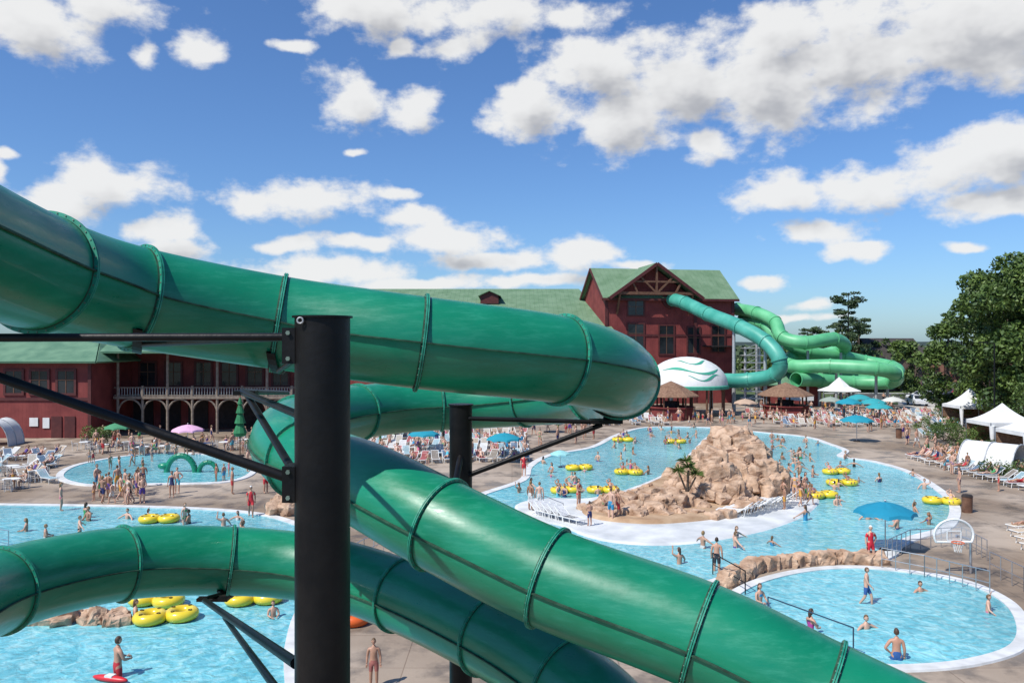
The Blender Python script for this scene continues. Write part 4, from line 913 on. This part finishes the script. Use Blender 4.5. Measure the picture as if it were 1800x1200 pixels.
# ---------------- background: houses, road, cars, lamps
def house(name,x,y,w,d,ze,zr_,wk,rk,rz=0):
    E_=empty(name,(x,y,0),rz); b=MB(); b.add([(0,0,0),(w,0,0),(w,d,0),(0,d,0),(0,0,ze),(w,0,ze),(w,d,ze),(0,d,ze),(0,d/2,zr_),(w,d/2,zr_)],[(0,1,5,4),(1,2,6,9,5),(2,3,7,6),(3,0,4,8,7)],wk); b.obj('walls',E_)
    b=MB(); slope(b,[(-.5,-.6,ze-.3),(w+.5,-.6,ze-.3),(w+.5,d/2,zr_),(-.5,d/2,zr_)],rk); slope(b,[(-.5,d+.6,ze-.3),(w+.5,d+.6,ze-.3),(w+.5,d/2,zr_+.004),(-.5,d/2,zr_+.004)],rk)
    gx=w*.6; gw=3; slope(b,[(gx-gw,-1.6,ze-.2),(gx,-1.6,zr_-.6),(gx,d/2,zr_-.6),(gx-gw,.2,ze-.2)],rk); slope(b,[(gx+gw,-1.6,ze-.2),(gx,-1.6,zr_-.596),(gx,d/2,zr_-.596),(gx+gw,.2,ze-.2)],rk); b.obj('roof',E_)
    b=MB(); b.add([(gx-gw+.4,-1.2,0),(gx+gw-.4,-1.2,0),(gx+gw-.4,-1.2,ze),(gx,-1.2,zr_-.8),(gx-gw+.4,-1.2,ze)],[(0,1,2,3,4)],wk); b.obj('gable_front',E_)
    b=MB(); n=max(2,int(w/4))
    for i in range(n):
        xx=(i+.5)*w/n
        if abs(xx-gx)<gw+.8: continue
        for z in ([1.8] if ze<4.5 else [1.8,4.8]): window(b,xx,z,1.4,1.5)
    window(b,gx,ze*.6,1.6,1.6,y=-1.26)
    b.obj('windows',E_)
house('dark_roofed_house',76,166,12,10,6.5,10.9,'brown_wall','greyroof',.2); house('dark_roofed_house',90,197,12,9,5.5,8.8,'brown_wall','greyroof',-.2)
house('brick_house',97,205,20,12,4.5,6.8,'terracotta','greyroof',.1); house('brick_house',125,215,18,12,4.5,7,'terracotta','greyroof',.3); house('dark_roofed_house',150,230,22,12,5,8,'brown_wall','greyroof',0)
sheet('asphalt_road',[(66,136),(150,128),(150,150),(100,156),(90,200),(82,200),(84,158),(62,158)],.008,'asphalt')
b=MB()
for (x0,y0,x1,y1) in [(66,135.7,150,127.7),(150,150.3,100.3,156.3),(84,158.3,62,158.3)]: b.beam((x0,y0,.06),(x1,y1,.06),.25,.14,'coping')
for i in range(12): b.box((72+i*2.9,148.5,.014),(.12,4.6,.004),'coping',-.08)
b.obj('kerb')
sheet('footpath',[(46,60),(50,60),(66,100),(74,130),(66,136),(62,128),(58,98)],.012,'path')
def car_mesh():
    b=MB(); prof=[(-2.2,.35),(-2.2,.75),(-2.05,.85),(-1.2,.95),(-.6,1.42),(.9,1.45),(1.5,1.0),(2.15,.92),(2.25,.6),(2.2,.35)]
    n=len(prof)
    L_=[(x,-.86 if z<1.0 else -.66,z) for x,z in prof]; R_=[(x,.86 if z<1.0 else .66,z) for x,z in prof]
    b.add(L_+R_,[(i,i+1,n+i+1,n+i) for i in range(n-1)]+[tuple(range(n))[::-1],tuple(range(n,2*n)),(n-1,0,n,2*n-1)],'paint')
    for s in(-1,1):
        b.add([(-1.05,s*.82,.98),(-.58,s*.69,1.36),(.1,s*.69,1.39),(.1,s*.82,.98)],[(0,1,2,3)],'glass'); b.add([(.18,s*.82,.98),(.18,s*.69,1.39),(.85,s*.69,1.38),(1.3,s*.82,1.0)],[(0,1,2,3)],'glass')
        for x in(-1.4,1.4): b.cyl((x,s*.7,.33),(x,s*.89,.33),.33,.33,'tyre',18); b.cyl((x,s*.88,.33),(x,s*.9,.33),.18,.18,'rail',12)
        b.box((-2.2,s*.6,.68),(.06,.35,.14),'white'); b.box((2.24,s*.6,.72),(.06,.35,.14),'redv')
    b.add([(-1.16,-.62,.99),(-1.16,.62,.99),(-.64,.58,1.4),(-.64,-.58,1.4)],[(0,1,2,3)],'glass'); b.add([(1.46,-.62,1.05),(1.46,.62,1.05),(.97,.58,1.43),(.97,-.58,1.43)],[(0,1,2,3)],'glass')
    return b.mesh('parked_car')
CM=car_mesh()
for (u,v,rz,c) in [(1622,704,.1,(.7,.7,.7)),(1640,702,.1,(.5,.52,.55)),(1612,712,1.4,(.65,.66,.68)),(1660,706,.2,(.1,.1,.12)),(1634,690,0,(.7,.7,.72)),(1680,700,0,(.3,.05,.05))]:
    p=gp(u,v); inst('parked_car',CM,(p.x,p.y,.01),rz,1.15,color=c)
b=MB(); b.cyl((0,0,0),(0,0,10),.1,.06,'black',10); b.cyl((0,0,0),(0,0,.5),.18,.16,'black',10); b.cyl((0,0,9.95),(-.9,0,10.1),.04,.04,'black',8); b.box((-1.1,0,10.08),(.7,.3,.14),'black'); LMs=b.mesh('street_lamp')
for (u,y) in [(1748,78),(1600,150),(1693,185),(1660,170)]: inst('street_lamp',LMs,((u-900)/1400*y,y,0))
b=MB(); b.cyl((0,0,0),(0,0,.95),.28,.3,'timber',14); b.cyl((0,0,.95),(0,0,1.05),.33,.25,'dark',14); BN=b.mesh('litter_bin')
for (u,v) in [(1580,770),(600,800),(500,870),(1700,900),(1250,740)]: inst('litter_bin',BN,gp(u,v))
print('objects',len(COL.objects))
